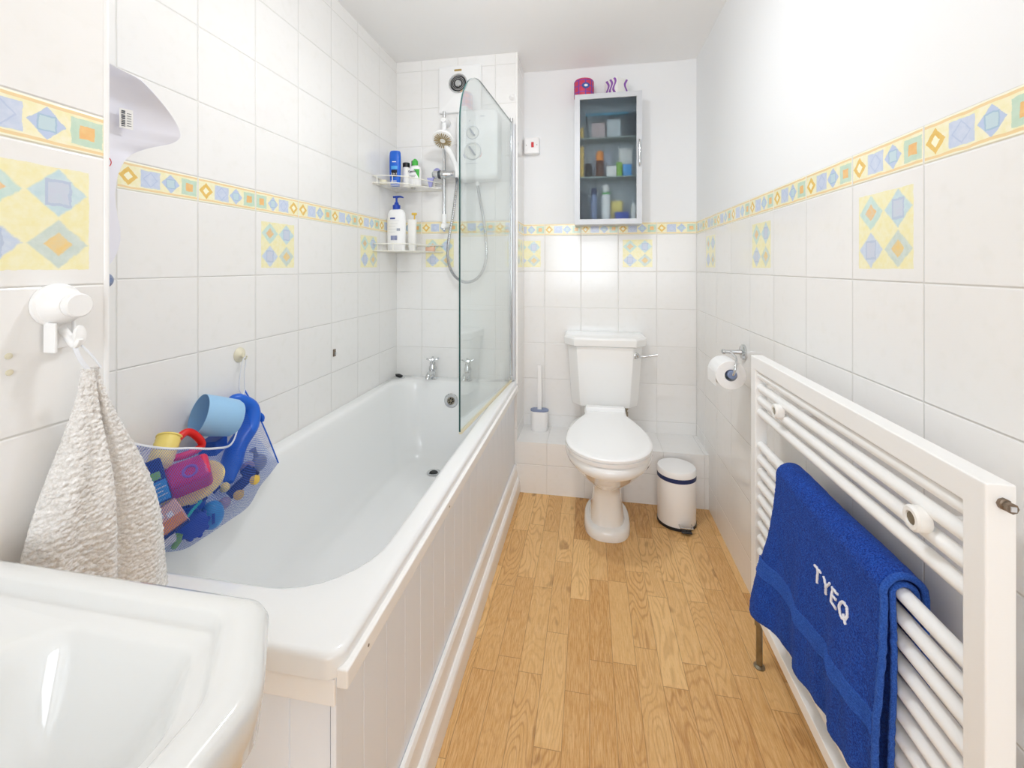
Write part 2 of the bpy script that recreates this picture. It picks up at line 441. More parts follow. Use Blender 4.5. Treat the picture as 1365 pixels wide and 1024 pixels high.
def text_mesh(bm, s, size, M4, extrude=.0006, mi=0, bold=0.0):
    cu = bpy.data.curves.new('t', 'FONT'); cu.body = s; cu.size = size; cu.extrude = extrude; cu.offset = bold; cu.align_x = 'CENTER'
    o = bpy.data.objects.new('t', cu); C.objects.link(o)
    dg = bpy.context.evaluated_depsgraph_get(); me = bpy.data.meshes.new_from_object(o.evaluated_get(dg))
    me.transform(M4); n = len(bm.faces); bm.from_mesh(me); bm.faces.ensure_lookup_table()
    for f in bm.faces[n:]: f.material_index = mi
    bpy.data.objects.remove(o); bpy.data.curves.remove(cu); bpy.data.meshes.remove(me)
def basis(o, x, y):      # text plane: x to the right, y up
    x = Vector(x).normalized(); y = Vector(y); y = (y - x*y.dot(x)).normalized(); z = x.cross(y)
    return Matrix.Translation(Vector(o)) @ Matrix((x, y, z)).transposed().to_4x4()
def copy_tree(o, loc=None, label=None):
    c = o.copy(); C.objects.link(c)
    for ch in list(o.children):
        d = ch.copy(); C.objects.link(d); d.parent = c
        for g in list(ch.children):
            e = g.copy(); C.objects.link(e); e.parent = d
    if loc is not None: c.location = loc
    if label: c['label'] = label
    return c

# ------------------------------------------------------------ room shell
H = 2.24
struct('floor', mbox(-1.2, .7, -2.7, 2.5, -.05, 0), 'floor')
struct('ceiling', mbox(-1.2, .7, -2.7, 2.5, H, H+.05), 'ceiling_paint')
struct('wall_left', mbox(-1.12, -1.02, .562, 2.5, 0, H), 'tiles_left')
struct('wall_near', mbox(-1.12, -.76, -2.7, .562, 0, H), 'tiles_near')
struct('wall_shower', mbox(-1.02, -.364, 2.17, 2.5, 0, H), 'tiles_shower')
struct('wall_back', mbox(-.364, .553, 2.405, 2.5, 0, H), 'tiles_back')
struct('wall_right', mbox(.553, .65, -2.7, 2.5, 0, H), 'tiles_right')
struct('wall_ledge', mbox(-.364, .553, 2.165, 2.405, 0, .257), 'tiles_ledge')
b = BM(); box(b, -.76, -.66, -2.7, -2.6, 0, H); box(b, .46, .553, -2.7, -2.6, 0, H); box(b, -.66, .46, -2.7, -2.6, 0, .8); box(b, -.66, .46, -2.7, -2.6, 2.1, H)
struct('wall_front', b, 'wall_paint')
b = BM()
for q in ((-.66, -.62, .8, 2.1), (.42, .46, .8, 2.1), (-.62, .42, .8, .84), (-.62, .42, 2.06, 2.1), (-.12, -.08, .84, 2.06)): box(b, q[0], q[1], -2.65, -2.61, q[2], q[3])
struct('added_window', b, 'added_window_paint')  # unseen window, added as a setting for the rear fill light
# plastic edge bead on the corner of the near wall; bullnose edge of the boxed shower wall
b = BM(); tube(b, [(-.7615, .5635, 0.0), (-.7615, .5635, H)], .0045, 12); struct('trim_1', b, 'white_plastic', smooth=True)
b = BM(); tube(b, [(-.3665, 2.1725, .55), (-.3665, 2.1725, H)], .006, 12); struct('trim_2', b, 'trim_paint', smooth=True)
b = BM(); tube(b, [(-.3, 2.4035, 2.236), (.1, 2.4045, 2.2385), (.5, 2.4035, 2.237)], .0018, 6); struct('trim_3', b, 'wall_paint', smooth=True)

# ceiling lamp (out of the picture, it is what lights the room)
t = thing('ceiling_light', 'round white ceiling light with opal glass in the middle of the ceiling', 'ceiling light', (LAMP[0], LAMP[1], H))
b = BM(); lathe(b, (0, 0, 0), (0, 0, -1), [(.09, 0), (.09, .015), (.05, .03), (.02, .035), (.02, .05)]); obj('fitting', b, 'white_plastic', t)

# ------------------------------------------------------------ bath
t = thing('bathtub', 'long white bathtub along the left wall beneath the shower', 'bathtub')
b = BM()
x0, x1, y0, y1 = -1.018, -.367, .585, 2.168
R_ = (.004, .004, .01, .028)
ix0, ix1, iy0, iy1 = -.962, -.423, .700, 2.085
rings = [rr(x0, x1, y0, y1, .528, R_), rr(x0, x1, y0, y1, .556, R_), rr(x0+.001, x1-.003, y0+.003, y1-.001, .563, R_), rr(x0+.003, x1-.010, y0+.010, y1-.003, .5655, (.004, .004, .01, .022)),
         rr(ix0-.014, ix1+.014, iy0-.014, iy1+.014, .566, (.13, .13, .17, .17)), rr(ix0-.004, ix1+.004, iy0-.004, iy1+.004, .562, (.12, .12, .16, .16)), rr(ix0+.001, ix1-.002, iy0+.003, iy1-.001, .552, (.12, .12, .16, .16)),
         rr(ix0+.005, ix1-.006, iy0+.012, iy1-.006, .52, (.12, .12, .16, .16)), rr(ix0+.03, ix1-.03, iy0+.10, iy1-.03, .36, (.12, .12, .16, .16)),
         rr(ix0+.05, ix1-.05, iy0+.19, iy1-.05, .24, (.12, .12, .15, .15)), rr(ix0+.075, ix1-.075, iy0+.24, iy1-.08, .195, (.11, .11, .13, .13)),
         rr(ix0+.11, ix1-.11, iy0+.29, iy1-.12, .180, (.09, .09, .1, .1)), rr(ix0+.16, ix1-.16, iy0+.40, iy1-.17, .176, (.05, .05, .05, .05))]
loft(b, rings, False, True); obj('tub', b, 'acrylic', t, angle=50)
b = BM(); lathe(b, (-.722, 1.93, .178), (0, 0, 1), [(.030, 0), (.032, .002), (.026, .003), (.022, .0005)]); dr = obj('drain', b, 'chrome', t)
dr['label'] = 'chrome drain ring'
b = BM(); lathe(b, (-.722, 1.93, .1795), (0, 0, 1), [(.019, 0), (.019, .001)]); obj('grate', b, 'dark_recess', dr)
oc = Vector((-.682, 2.073, .475)); oax = Vector((0, -1, .10))
b = BM(); lathe(b, oc, oax, [(.036, 0), (.036, .003), (.032, .007), (.020, .006), (.019, .003)], 32); ov = obj('overflow', b, 'chrome', t)
ov['label'] = 'round chrome overflow'
b = BM(); lathe(b, oc, oax, [(.018, .0035), (.018, .005)], 20); obj('overflow_grille', b, 'aged_chrome', ov)
b = BM(); ax, u, v = frame(oax)
for k in range(6): lathe(b, oc+ax*.0045+(u*math.cos(k*PI/3)+v*math.sin(k*PI/3))*.0105, oax, [(.0045, 0), (.0045, .001)], 10)
obj('hole', b, 'dark_recess', ov)

t = thing('bath_surround', 'white painted tongue and groove panel boxing in the bathtub', 'bath panel')
b = BM(); pr = []; y = .602; xs = -.378
gy = .678
pr = [(.602, xs)]
while gy < 2.16:
    pr += [(gy-.0016, xs), (gy, xs-.0028), (gy+.0016, xs)]; gy += .083
pr.append((2.166, xs)); back = [(2.166, xs-.012), (.602, xs-.012)]
loft(b, [[Vector((x, y, z)) for y, x in pr+back] for z in (.0, .530)]); obj('side_panel', b, 'panel_paint', t, smooth=False)
b = BM(); pr = [(-1.0, .602)]; gx = -.96
while gx < -.40:
    pr += [(gx-.0016, .602), (gx, .6048), (gx+.0016, .602)]; gx += .083
pr.append((-.392, .602)); back = [(-.392, .612), (-1.0, .612)]
loft(b, [[Vector((x, y, z)) for x, y in pr+back] for z in (.0, .525)]); obj('end_panel', b, 'panel_paint', t, smooth=False)
b = BM(); box(b, -.386, -.3765, .593, .612, 0, .53); obj('corner_post', b, 'panel_paint', t, bevel=.002, smooth=False)
b = BM(); box(b, -.376, -.357, .592, 2.166, .512, .5415); obj('top_rail', b, 'trim_paint', t, bevel=.003, smooth=False)
b = BM(); box(b, -1.0, -.377, .590, .6015, .485, .527); obj('end_rail', b, 'trim_paint', t, bevel=.002, smooth=False)
b = BM(); loft(b, [[Vector(p) for p in ((-.377, y, .078), (-.377, y, .139), (-.368, y, .139), (-.3635, y, .128), (-.3615, y, .078))] for y in (.592, 2.165)]); obj('bottom_rail', b, 'trim_paint', t, smooth=False, bevel=.001)
b = BM(); loft(b, [[Vector(p) for p in ((-.377, y, .001), (-.377, y, .0775), (-.357, y, .0775), (-.350, y, .070), (-.3475, y, .062), (-.3475, y, .001))] for y in (.586, 2.163)]); obj('plinth', b, 'trim_paint', t, smooth=False, bevel=.001)
for y, z in ((.655, .526), (1.07, .526)):
    b = BM(); lathe(b, (-.3575, y, z), (1, 0, 0), [(.003, 0), (.002, .0012)], 10); obj('screw', b, 'brown_metal', t)

def bath_tap(x, label):
    t = thing('bath_tap', label, 'tap', (x, 2.125, .566), 'chrome taps at the end of the bath'); t.scale = (1.15, 1.15, 1.12)
    b = BM(); lathe(b, (0, 0, 0), (0, 0, 1), [(.021, 0), (.021, .004), (.014, .010), (.013, .03), (.017, .045), (.017, .054), (.012, .062), (.013, .074), (.008, .080), (.006, .084)], 20); obj('tap_body', b, 'chrome', t)
    b = BM(); tube(b, [(0, -.005, .032), (0, -.035, .034), (0, -.055, .026), (0, -.062, .012)], [.012, .011, .011, .010], 12, k=5); obj('spout', b, 'chrome', t)
    b = BM()
    for a in (0.35, 0.35+PI/2):
        d = Vector((math.cos(a), math.sin(a), 0)); tube(b, [d*-.027+Vector((0, 0, .094)), d*-.016+Vector((0, 0, .088)), Vector((0, 0, .088)), d*.016+Vector((0, 0, .088)), d*.027+Vector((0, 0, .094))], [.005, .0035, .005, .0035, .005], 8, k=3)
    lathe(b, (0, 0, .08), (0, 0, 1), [(.008, 0), (.009, .012), (.004, .017)], 14); obj('cross_handle', b, 'chrome', t)
bath_tap(-.800, 'chrome cross-handle bath tap in clear view, left of the glass screen')
bath_tap(-.612, 'chrome cross-handle bath tap partly seen through the glass screen')

t = thing('bath_plug', 'small black rubber plug lying on the far left corner of the bath rim', 'plug', (-.985, 2.125, .5665))
b = BM(); lathe(b, (0, 0, .010), (.25, .1, 1), [(.015, -.009), (.019, -.004), (.020, .001), (.010, .004), (.004, .006)], 18); obj('stopper', b, 'black', t)
b = BM(); tube(b, [(.012, -.002, .003), (.022, -.02, .0025), (.035, -.022, .0025), (.038, -.012, .0025)], .0018, 6, k=5); obj('chain', b, 'chrome', t)

# ------------------------------------------------------------ glass bath screen
A_, B_ = Vector((-.441, 1.432)), Vector((-.390, 2.140))
t = thing('shower_screen', 'clear glass shower screen with rounded top corner standing on the bath rim', 'shower screen')
dxy = (B_-A_); L = dxy.length; d3 = Vector((dxy.x/L, dxy.y/L, 0)); nn = Vector((-d3.y, d3.x, 0))
zb, zt, r_ = .576, 1.877, .235
out = [(0, zb), (L, zb), (L, zt)]
for k in range(17):
    a = PI/2 + PI/2*k/16; out.append((r_+r_*math.cos(a), zt-r_+r_*math.sin(a)))
b = BM()
for s, e in ((0, 0),):
    fr = [b.verts.new(Vector((A_.x, A_.y, 0))+d3*p+nn*.003+Vector((0, 0, q))) for p, q in out]
    bk = [b.verts.new(Vector((A_.x, A_.y, 0))+d3*p-nn*.003+Vector((0, 0, q))) for p, q in out]
    b.faces.new(fr); b.faces.new(bk[::-1])
    for i in range(len(out)):
        j = (i+1) % len(out); f = b.faces.new((fr[i], bk[i], bk[j], fr[j])); f.material_index = 1 if i >= 2 else 0
obj('glass_pane', b, 'screen_glass', t, smooth=False, mats=['glass_edge'])
b = BM(); P = Vector((A_.x, A_.y, 0)); loft(b, [[P+d3*s+nn*w_+Vector((0, 0, z)) for w_, z in ((-.005, .567), (.005, .567), (.0035, .577), (-.0035, .577))] for s in (.004, L)]); obj('bottom_seal', b, 'sealant', t, smooth=False)
b = BM(); Q = P+d3*(L+.006)
tube(b, [Q+Vector((0, 0, .585)), Q+Vector((0, 0, 1.884))], .007, 14); lathe(b, Q+Vector((0, 0, 1.884)), (0, 0, 1), [(.009, -.008), (.009, .012), (.005, .014)], 14); lathe(b, Q+Vector((0, 0, .568)), (0, 0, 1), [(.010, 0), (.010, .03), (.007, .032)], 14)
hp = obj('hinge_pole', b, 'chrome', t)
b = BM(); box(b, -.388, -.372, 2.146, 2.1695, .575, 1.87); obj('wall_channel', b, 'alu_white', t, bevel=.002, smooth=False)

# ------------------------------------------------------------ shower
t = thing('electric_shower', 'white electric shower heater with two round dials on the tiled wall', 'shower')
b = BM()
rings = []
def rrv(x0, x1, z0, z1, y, r): return [Vector((p.x, y, p.y)) for p in rr(x0, x1, z0, z1, 0, r, 8, 3)]
ux0, ux1, uz0, uz1 = -.664, -.442, 1.578, 1.937
loft(b, [rrv(ux0+.006, ux1-.006, uz0+.006, uz1-.006, 2.1695, .03), rrv(ux0, ux1, uz0, uz1, 2.155, .036), rrv(ux0, ux1, uz0, uz1, 2.105, .036), rrv(ux0+.008, ux1-.008, uz0+.01, uz1-.008, 2.09, .032), rrv(ux0+.03, ux1-.03, uz0+.03, uz1-.03, 2.083, .02)])
obj('casing', b, 'white_plastic', t)
for z, r in ((1.815, .031), (1.722, .042)):
    b = BM(); lathe(b, (-.575, 2.0845, z), (0, -1, 0), [(r, -.002), (r, .004), (r-.004, .006), (r-.006, .002), (r*.7, .004)], 32, True, True); d = obj('dial', b, 'soft_white', t)
    b = BM(); tube(b, [(-.575+(r+.001)*math.cos(k*PI/18), 2.0825, z+(r+.001)*math.sin(k*PI/18)) for k in range(36)], .0012, 6, closed=True); obj('dial_ring', b, 'label_grey', d)
    b = BM(); box(b, -.004, .004, -.016, -.004, -r*.65, r*.65, mat4=Matrix.Translation((-.575, 2.0845, z)) @ Matrix.Rotation(-.6, 4, 'Y')); obj('pointer', b, 'label_grey', d, bevel=.002)
for nm, mt, a0, a1 in (('hot_mark', 'switch_red', -.75, -.25), ('cold_mark', 'label_blue', PI+.25, PI+.75)):
    b = BM(); tube(b, [(-.575+.049*math.cos(a0+(a1-a0)*k/8), 2.0825, 1.722+.049*math.sin(a0+(a1-a0)*k/8)) for k in range(9)], .0011, 6); obj(nm, b, mt, t)
for q in ((-.61, -.55, 1.660, 1.6615), (-.592, -.588, 1.872, 1.878), (-.535, -.515, 1.893, 1.896)):
    b = BM(); box(b, q[0], q[1], 2.082, 2.0835, q[2], q[3]); obj('marking', b, 'label_grey', t, smooth=False)
b = BM(); lathe(b, (-.563, 2.135, 1.585), (0, 0, -1), [(.010, 0), (.010, .02), (.007, .03)], 14); obj('outlet', b, 'white_plastic', t)

t = thing('shower_riser_rail', 'chrome riser rail holding up the shower handset', 'rail')
b = BM(); tube(b, [(-.735, 2.118, 1.335), (-.735, 2.118, 1.935)], .0085, 14); obj('rail', b, 'chrome', t)
for z, s in ((1.895, 1), (1.355, -1)):
    b = BM(); lathe(b, (-.735, 2.1695, z), (0, -1, 0), [(.020, 0), (.020, .01), (.016, .03), (.0155, .062), (.012, .067)], 18)
    lathe(b, (-.735, 2.118, z-.03*s-.02), (0, 0, 1), [(.0115, 0), (.0125, .006), (.0125, .045), (.0115, .05)], 14); obj('bracket', b, 'white_plastic', t)
b = BM(); lathe(b, (-.735, 2.118, 1.925), (0, 0, 1), [(.0095, 0), (.0095, .016), (.006, .018)], 14); obj('end_cap', b, 'chrome', t)
b = BM(); lathe(b, (-.790, 2.105, 1.616), (1, 0, 0), [(.018, 0), (.021, .004), (.021, .030), (.017, .033), (.017, .04), (.021, .045), (.021, .07), (.018, .075), (.018, .118), (.015, .12)], 20)
s = obj('slider_clamp', b, 'chrome', t)
b = BM(); lathe(b, (-.7585, 2.105, 1.616), (1, 0, 0), [(.0215, 0), (.0225, .004), (.0225, .008), (.0215, .012)], 20); obj('clamp_collar', b, 'dark_grey', s)

t = thing('shower_handset', 'white round shower handset with tan nozzles and metal hose', 'shower head')
hc = Vector((-.708, 2.02, 1.765)); fn = Vector((-.02, -.62, -.78)).normalized()
b = BM(); lathe(b, hc, fn, [(.012, -.034), (.040, -.028), (.052, -.014), (.054, -.003), (.052, .002), (.046, .002)], 36); obj('head', b, 'white_plastic', t)
b = BM(); lathe(b, hc, fn, [(.045, .0015), (.045, .003), (.040, .0035), (.012, .0035)], 36); fp = obj('nozzle_plate', b, 'soft_white', t)
b = BM(); ax, u, v = frame(fn)
for k in range(24):
    a = 2*PI*k/24; d = u*math.cos(a)+v*math.sin(a)
    tube(b, [hc+ax*.005+d*.014, hc+ax*.005+d*.042], .0018, 6)
    if k % 2: tube(b, [hc+ax*.005+d*.026, hc+ax*.005+d*.043], .0024, 6)
obj('nozzles', b, 'nozzle_tan', fp)
b = BM(); tube(b, [hc-fn*.022+Vector((0, .01, 0)), hc+Vector((.012, .035, -.03)), (-.680, 2.075, 1.70), (-.667, 2.100, 1.65), (-.664, 2.108, 1.600)], [.016, .015, .013, .011, .010], 14, k=5); obj('handle', b, 'white_plastic', t)
b = BM()
hp_ = smoothpath([(-.664, 2.108, 1.60), (-.669, 2.12, 1.56), (-.687, 2.125, 1.43), (-.714, 2.13, 1.29), (-.718, 2.13, 1.18), (-.685, 2.13, 1.100), (-.62, 2.13, 1.066), (-.555, 2.13, 1.095), (-.518, 2.13, 1.18), (-.521, 2.13, 1.32), (-.545, 2.13, 1.47), (-.563, 2.135, 1.56)], 26)
tube(b, hp_, [(.0085 if i % 2 else .0062) for i in range(len(hp_))], 8); obj('hose', b, 'steel_hose', t)

t = thing('extractor_fan', 'square white extractor vent panel with round chrome grille high on the wall', 'vent')
b = BM(); loft(b, [rrv(-.775, -.548, 1.946, 2.188, 2.1695, .008), rrv(-.775, -.548, 1.946, 2.188, 2.150, .008), rrv(-.768, -.555, 1.953, 2.181, 2.145, .006)]); obj('cover_plate', b, 'white_plastic', t)
vc = (-.668, 2.145, 2.092)
b = BM(); lathe(b, vc, (0, -1, 0), [(.050, 0), (.050, .006), (.044, .010), (.040, .004), (.038, -.0)], 36, True, False); obj('rim', b, 'chrome', t)
b = BM(); lathe(b, vc, (0, -1, 0), [(.039, .0005), (.039, .001)], 30); dsk = obj('grille', b, 'dark_recess', t)
b = BM()
for r in (.033, .026): tube(b, [(vc[0]+r*math.cos(k*PI/12), vc[1]-.002, vc[2]+r*math.sin(k*PI/12)) for k in range(24)], .0016, 6, closed=True)
lathe(b, vc, (0, -1, 0), [(.018, 0), (.018, .006), (.013, .012), (.006, .013)], 24); obj('cone', b, 'chrome', dsk)
b = BM(); loft(b, [rrv(-.690, -.650, 2.157, 2.167, 2.1455, .004), rrv(-.690, -.650, 2.157, 2.167, 2.1440, .004)]); nb = obj('name_badge', b, 'gold_label', t)
nb['label'] = 'small gold badge'

def suction(name, label, cat, c, ax, r, mat='white_plastic', hook=True, group=None):
    t = thing(name, label, cat, (0, 0, 0), group); c = Vector(c)
    b = BM(); lathe(b, c, ax, [(r, 0), (r*.95, .002), (r*.55, .006), (r*.35, .010), (r*.3, .013)], 22); obj('suction_cup', b, mat, t)
    if hook:
        n = Vector(ax).normalized(); b = BM(); tube(b, [c+n*.010+Vector((0, 0, .008)), c+n*.013+Vector((0, 0, -.006)), c+n*.020+Vector((0, 0, -.012)), c+n*.026+Vector((0, 0, -.002))], .0022, 8, k=4); obj('hook', b, mat, t)
    return t
suction('suction_hook', 'small clear suction hook high on the wall right of the extractor vent', 'hook', (-.389, 2.1695, 2.012), (0, -1, 0), .016)
suction('suction_hook', 'small lilac suction cup above the upper shower basket', 'hook', (-.793, 2.1695, 1.645), (0, -1, 0), .021, 'lilac')
suction('suction_hook', 'yellowed suction cup carrying the bath toy net on the left wall', 'hook', (-1.0195, 1.113, .886), (1, 0, 0), .022, 'silicone')

# ------------------------------------------------------------ corner baskets
def basket(z, R0, label):
    t = thing('corner_basket', label, 'shower caddy', (-1.018, 2.168, z), 'white wire baskets in the shower corner')
    def arc(r, zz, n=14): return [(r*math.sin(k*PI/2/n)*1.0, -r*math.cos(k*PI/2/n), zz) for k in range(n+1)]
    def flat(zz, s=1.0):
        return smoothpath([(.004, -R0*s, zz), (.07*s, -R0*s+.005, zz), (.15*s, -.215*s, zz), (R0*s-.05, -.10*s, zz), (R0*s, -.004, zz)], 6)
    b = BM()
    for zz in (.0, .034): tube(b, flat(zz)+[Vector((.004, -.004, zz))], .0026, 8, closed=True)
    obj('rim', b, 'wire_white', t)
    b = BM(); f = flat(.0)
    for i in range(1, 9):
        y = -R0*i/9
        cand = [p for p in f if p.y >= y-.012 and p.y <= y+.012]
        xe = max([p.x for p in cand]) if cand else R0*.9
        tube(b, [(.004, y, .0), (xe, y, .0)], .0013, 6)
    obj('floor_wires', b, 'wire_white', t)
    f = flat(.0)
    for i in range(2, len(f)-1, 6): b = BM(); tube(b, [f[i], f[i]+Vector((0, 0, .034))], .0018, 6); obj('upright', b, 'wire_white', t)
    for i in range(5):
        b = BM(); tube(b, [(.003, -.02-i*.05, .0), (.003, -.02-i*.05, .034)], .0014, 6); obj('upright', b, 'wire_white', t)
        b = BM(); tube(b, [(.02+i*.05, -.003, 0), (.02+i*.05, -.003, .034)], .0014, 6); obj('upright', b, 'wire_white', t)
basket(1.545, .268, 'white wire corner basket above, holding the blue shampoo bottle')
basket(1.222, .262, 'white wire corner basket below, holding the big pump bottle')

def ovalbottle(name, label, c, w_, d_, h, prof, mat, yaw=0, group=None, cat='bottle'):
    t = thing(name, label, cat, c, group); t.rotation_euler.z = yaw
    b = BM(); lathe(b, (0, 0, 0), (0, 0, 1), [(r, q*h) for r, q in prof], 30, sx=w_/2, sy=d_/2, up=(0, 1, 0)); obj('bottle_body', b, mat, t)
    return t
def patch(parent, name, x0, x1, z0, z1, y, mat, curve=.0):
    b = BM(); n = 8; rings = []
    for zz in (z0, z1):
        pts = []
        for k in range(n+1):
            x = x0+(x1-x0)*k/n; pts.append((x, y+curve*x*x, zz))
        rings.append(pts)
    fr = [[Vector(p) for p in r]+[Vector((p[0], p[1]+.0006, p[2])) for p in r[::-1]] for r in rings]
    loft(b, fr); return obj(name, b, mat, parent)
zc1 = 1.5475
t = ovalbottle('shampoo_bottle', 'blue shampoo bottle standing upside down in the upper shower basket', (-.958, 2.022, zc1), .058, .034, .176, [(.62, 0), (.80, .01), (.88, .15), (.96, .3), (1, .6), (1, .82), (.95, .95), (.82, 1)], 'bright_blue', .12)
patch(t, 'label', -.015, .014, .045, .080, -.0172, 'label_black', 12)
patch(t, 'bright_band', -.016, .016, .084, .100, -.0172, 'label_cyan', 12)
b = BM(); text_mesh(b, '3 in 1', .013, basis((0, -.0175, .056), (1, 0, 0), (0, 0, 1))); obj('lettering', b, 'soft_white', t, smooth=False)
for q in ((-.010, .010, .118, .122), (-.016, .012, .022, .026), (-.012, .014, .014, .018)):
    b = BM(); box(b, q[0], q[1], -.0176, -.0170, q[2], q[3]); obj('print_line', b, 'soft_white', t, smooth=False)
t = ovalbottle('lotion_bottle', 'slim white bottle with black cap between the blue and the green-capped bottle', (-.915, 2.058, zc1), .036, .036, .105, [(.92, 0), (1, .02), (1, .92), (.9, .96)], 'soft_white')
b = BM(); lathe(b, (0, 0, .100), (0, 0, 1), [(.018, 0), (.018, .022), (.016, .024)], 20); obj('cap', b, 'black', t)
t = ovalbottle('roll_on_bottle', 'thin bottle with tall black cap behind the green-capped bottle', (-.895, 2.100, zc1), .022, .022, .11, [(.9, 0), (1, .02), (1, .96), (.8, 1)], 'dark_grey')
b = BM(); lathe(b, (0, 0, .108), (0, 0, 1), [(.010, 0), (.010, .034), (.008, .036)], 16); obj('cap', b, 'black', t)
t = ovalbottle('cleanser_bottle', 'white cleanser bottle with green cap in the upper shower basket', (-.868, 2.058, zc1), .064, .034, .112, [(.9, 0), (1, .03), (1, .75), (.9, .87), (.6, .95), (.36, 1)], 'white_plastic')
b = BM(); lathe(b, (0, 0, .108), (0, 0, 1), [(.015, 0), (.015, .022), (.012, .026), (.006, .034)], 20); obj('cap', b, 'green_cap', t)
b = BM(); q = [b.verts.new(p) for p in ((.0, -.0182, .088), (.028, -.0125, .088), (.027, -.013, .04))]; q2 = [b.verts.new((v_.co.x, v_.co.y+.0008, v_.co.z)) for v_ in q]; b.faces.new(q); b.faces.new(q2[::-1])
for i in range(3): b.faces.new((q[i], q2[i], q2[(i+1) % 3], q[(i+1) % 3]))
obj('green_flash', b, 'green_cap', t, smooth=False)
b = BM(); text_mesh(b, 'CeraVe', .014, basis((-.008, -.0178, .072), (1, 0, 0), (0, 0, 1)), bold=.0002); obj('lettering', b, 'dark_grey', t, smooth=False)
for q in ((.010, .055), (.006, .048)):
    b = BM(); box(b, -.022, q[0], -.0182, -.0176, q[1], q[1]+.0014); obj('print_line', b, 'dark_grey', t, smooth=False)
t = ovalbottle('small_jar', 'small pale jar lying at the left end of the upper basket', (-.992, 1.965, zc1), .036, .036, .022, [(.95, 0), (1, .1), (1, .8), (.9, 1)], 'silicone', cat='jar')
t = thing('razor', 'purple triangular razor head in the upper basket', 'razor', (-.800, 2.095, zc1))
b = BM(); loft(b, [[Vector((x*s_+0, -.006, z)) for x, z, s_ in ((-.018, .052, 1), (.018, .052, 1), (.006, .004, 1), (-.006, .004, 1))], [Vector((x, .006, z)) for x, z in ((-.018, .052), (.018, .052), (.006, .004), (-.006, .004))]]); obj('razor_head', b, 'lilac', t, bevel=.002)
b = BM(); tube(b, [(0, 0, .012), (.004, .004, .003), (.02, .02, .003), (.045, .03, .004)], .004, 8, k=4); obj('handle', b, 'soft_white', t)
b = BM()
zc2 = 1.2245
t = ovalbottle('pump_bottle', 'large white lotion bottle with dark blue pump in the lower basket', (-.957, 2.035, zc2), .098, .052, .212, [(.86, 0), (.93, .012), (.97, .2), (1, .5), (1, .78), (.92, .9), (.7, .97), (.35, 1)], 'white_plastic')
b = BM(); lathe(b, (0, 0, .208), (0, 0, 1), [(.019, 0), (.019, .022), (.012, .026), (.009, .036), (.005, .040), (.005, .058), (.009, .060), (.009, .068)], 20); tube(b, [(-.018, 0, .272), (0, 0, .273), (.024, -.005, .272), (.040, -.008, .267)], [.005, .006, .005, .003], 10, k=4); obj('pump', b, 'royal_blue', t)
patch(t, 'brand_pill', -.024, .004, .158, .166, -.0265, 'label_blue', 6)
b = BM()
for k, (a, c) in enumerate(((-.028, .026), (-.02, .018), (-.03, .006), (-.03, .01), (-.03, .004))): box(b, a, c, -.0268, -.0262, .150-k*.014, .1508-k*.014)
box(b, .012, .030, -.0255, -.0250, .10, .112)
obj('small_print', b, 'label_grey', t, smooth=False)
b = BM()
for k in range(7): box(b, -.018+k*.005, -.0155+k*.005, -.0268, -.0262, .054, .076)
obj('barcode', b, 'label_blue', t, smooth=False)
t = ovalbottle('cream_tube', 'white cream tube standing right of the pump bottle in the lower basket', (-.880, 2.050, zc2), .044, .030, .158, [(.8, 0), (.85, .12), (.95, .14), (1, .5), (1.05, .97), (1.05, 1)], 'soft_white', cat='tube')
t = thing('disposable_razor', 'yellow disposable razor sticking up behind the white tube', 'razor', (-.892, 2.095, zc2))
b = BM(); tube(b, [(0, 0, .002), (.003, 0, .10), (.006, 0, .19)], [.004, .005, .004], 8, k=4); obj('handle', b, 'gold_yellow', t)
b = BM(); box(b, -.008, .018, -.008, .004, .186, .198); obj('razor_head', b, 'gold_yellow', t, bevel=.002)
t = ovalbottle('soap_box', 'small pale soap box at the right of the lower basket', (-.805, 2.105, zc2), .05, .03, .022, [(.95, 0), (1, .1), (1, .9), (.9, 1)], 'toy_beige', cat='soap dish')

# ------------------------------------------------------------ power switch
t = thing('pull_switch', 'white wall switch with red rocker left of the mirrored cabinet', 'switch')
t['label'] = 'white shower isolator switch with red rocker on the back wall'
b = BM(); loft(b, [rrv(-.358, -.274, 1.772, 1.862, 2.404, .006), rrv(-.358, -.274, 1.772, 1.862, 2.372, .006), rrv(-.354, -.278, 1.776, 1.858, 2.368, .005)]); obj('faceplate', b, 'white_plastic', t)
b = BM(); box(b, -.318, -.304, 2.362, 2.369, 1.806, 1.834); obj('rocker', b, 'switch_red', t, bevel=.0015)
for x in (-.345, -.287):
    b = BM(); lathe(b, (x, 2.3685, 1.819), (0, -1, 0), [(.003, 0), (.002, .001)], 10); obj('screw', b, 'brown_metal', t)

# ------------------------------------------------------------ medicine cabinet
t = thing('medicine_cabinet', 'silver framed wall cabinet with textured glass door above the toilet', 'cabinet')
cx0, cx1, cz0, cz1, cy0, cy1 = -.077, .262, 1.365, 2.042, 2.272, 2.4045
b = BM(); wl = .010
box(b, cx0, cx0+wl, cy0+.018, cy1, cz0, cz1); box(b, cx1-wl, cx1, cy0+.018, cy1, cz0, cz1)
box(b, cx0+wl, cx1-wl, cy0+.018, cy1, cz0, cz0+wl); box(b, cx0+wl, cx1-wl, cy0+.018, cy1, cz1-wl, cz1); obj('casing', b, 'silver_paint', t, smooth=False)
b = BM(); box(b, cx0+wl, cx1-wl, cy1-.006, cy1-.001, cz0+wl, cz1-wl); obj('back_board', b, 'cab_inner', t, smooth=False)
for z in (1.610, 1.815):
    b = BM(); box(b, cx0+wl, cx1-wl, cy0+.022, cy1-.006, z, z+.006); obj('shelf', b, 'shelf_glass', t, smooth=False)
b = BM(); fw = .027
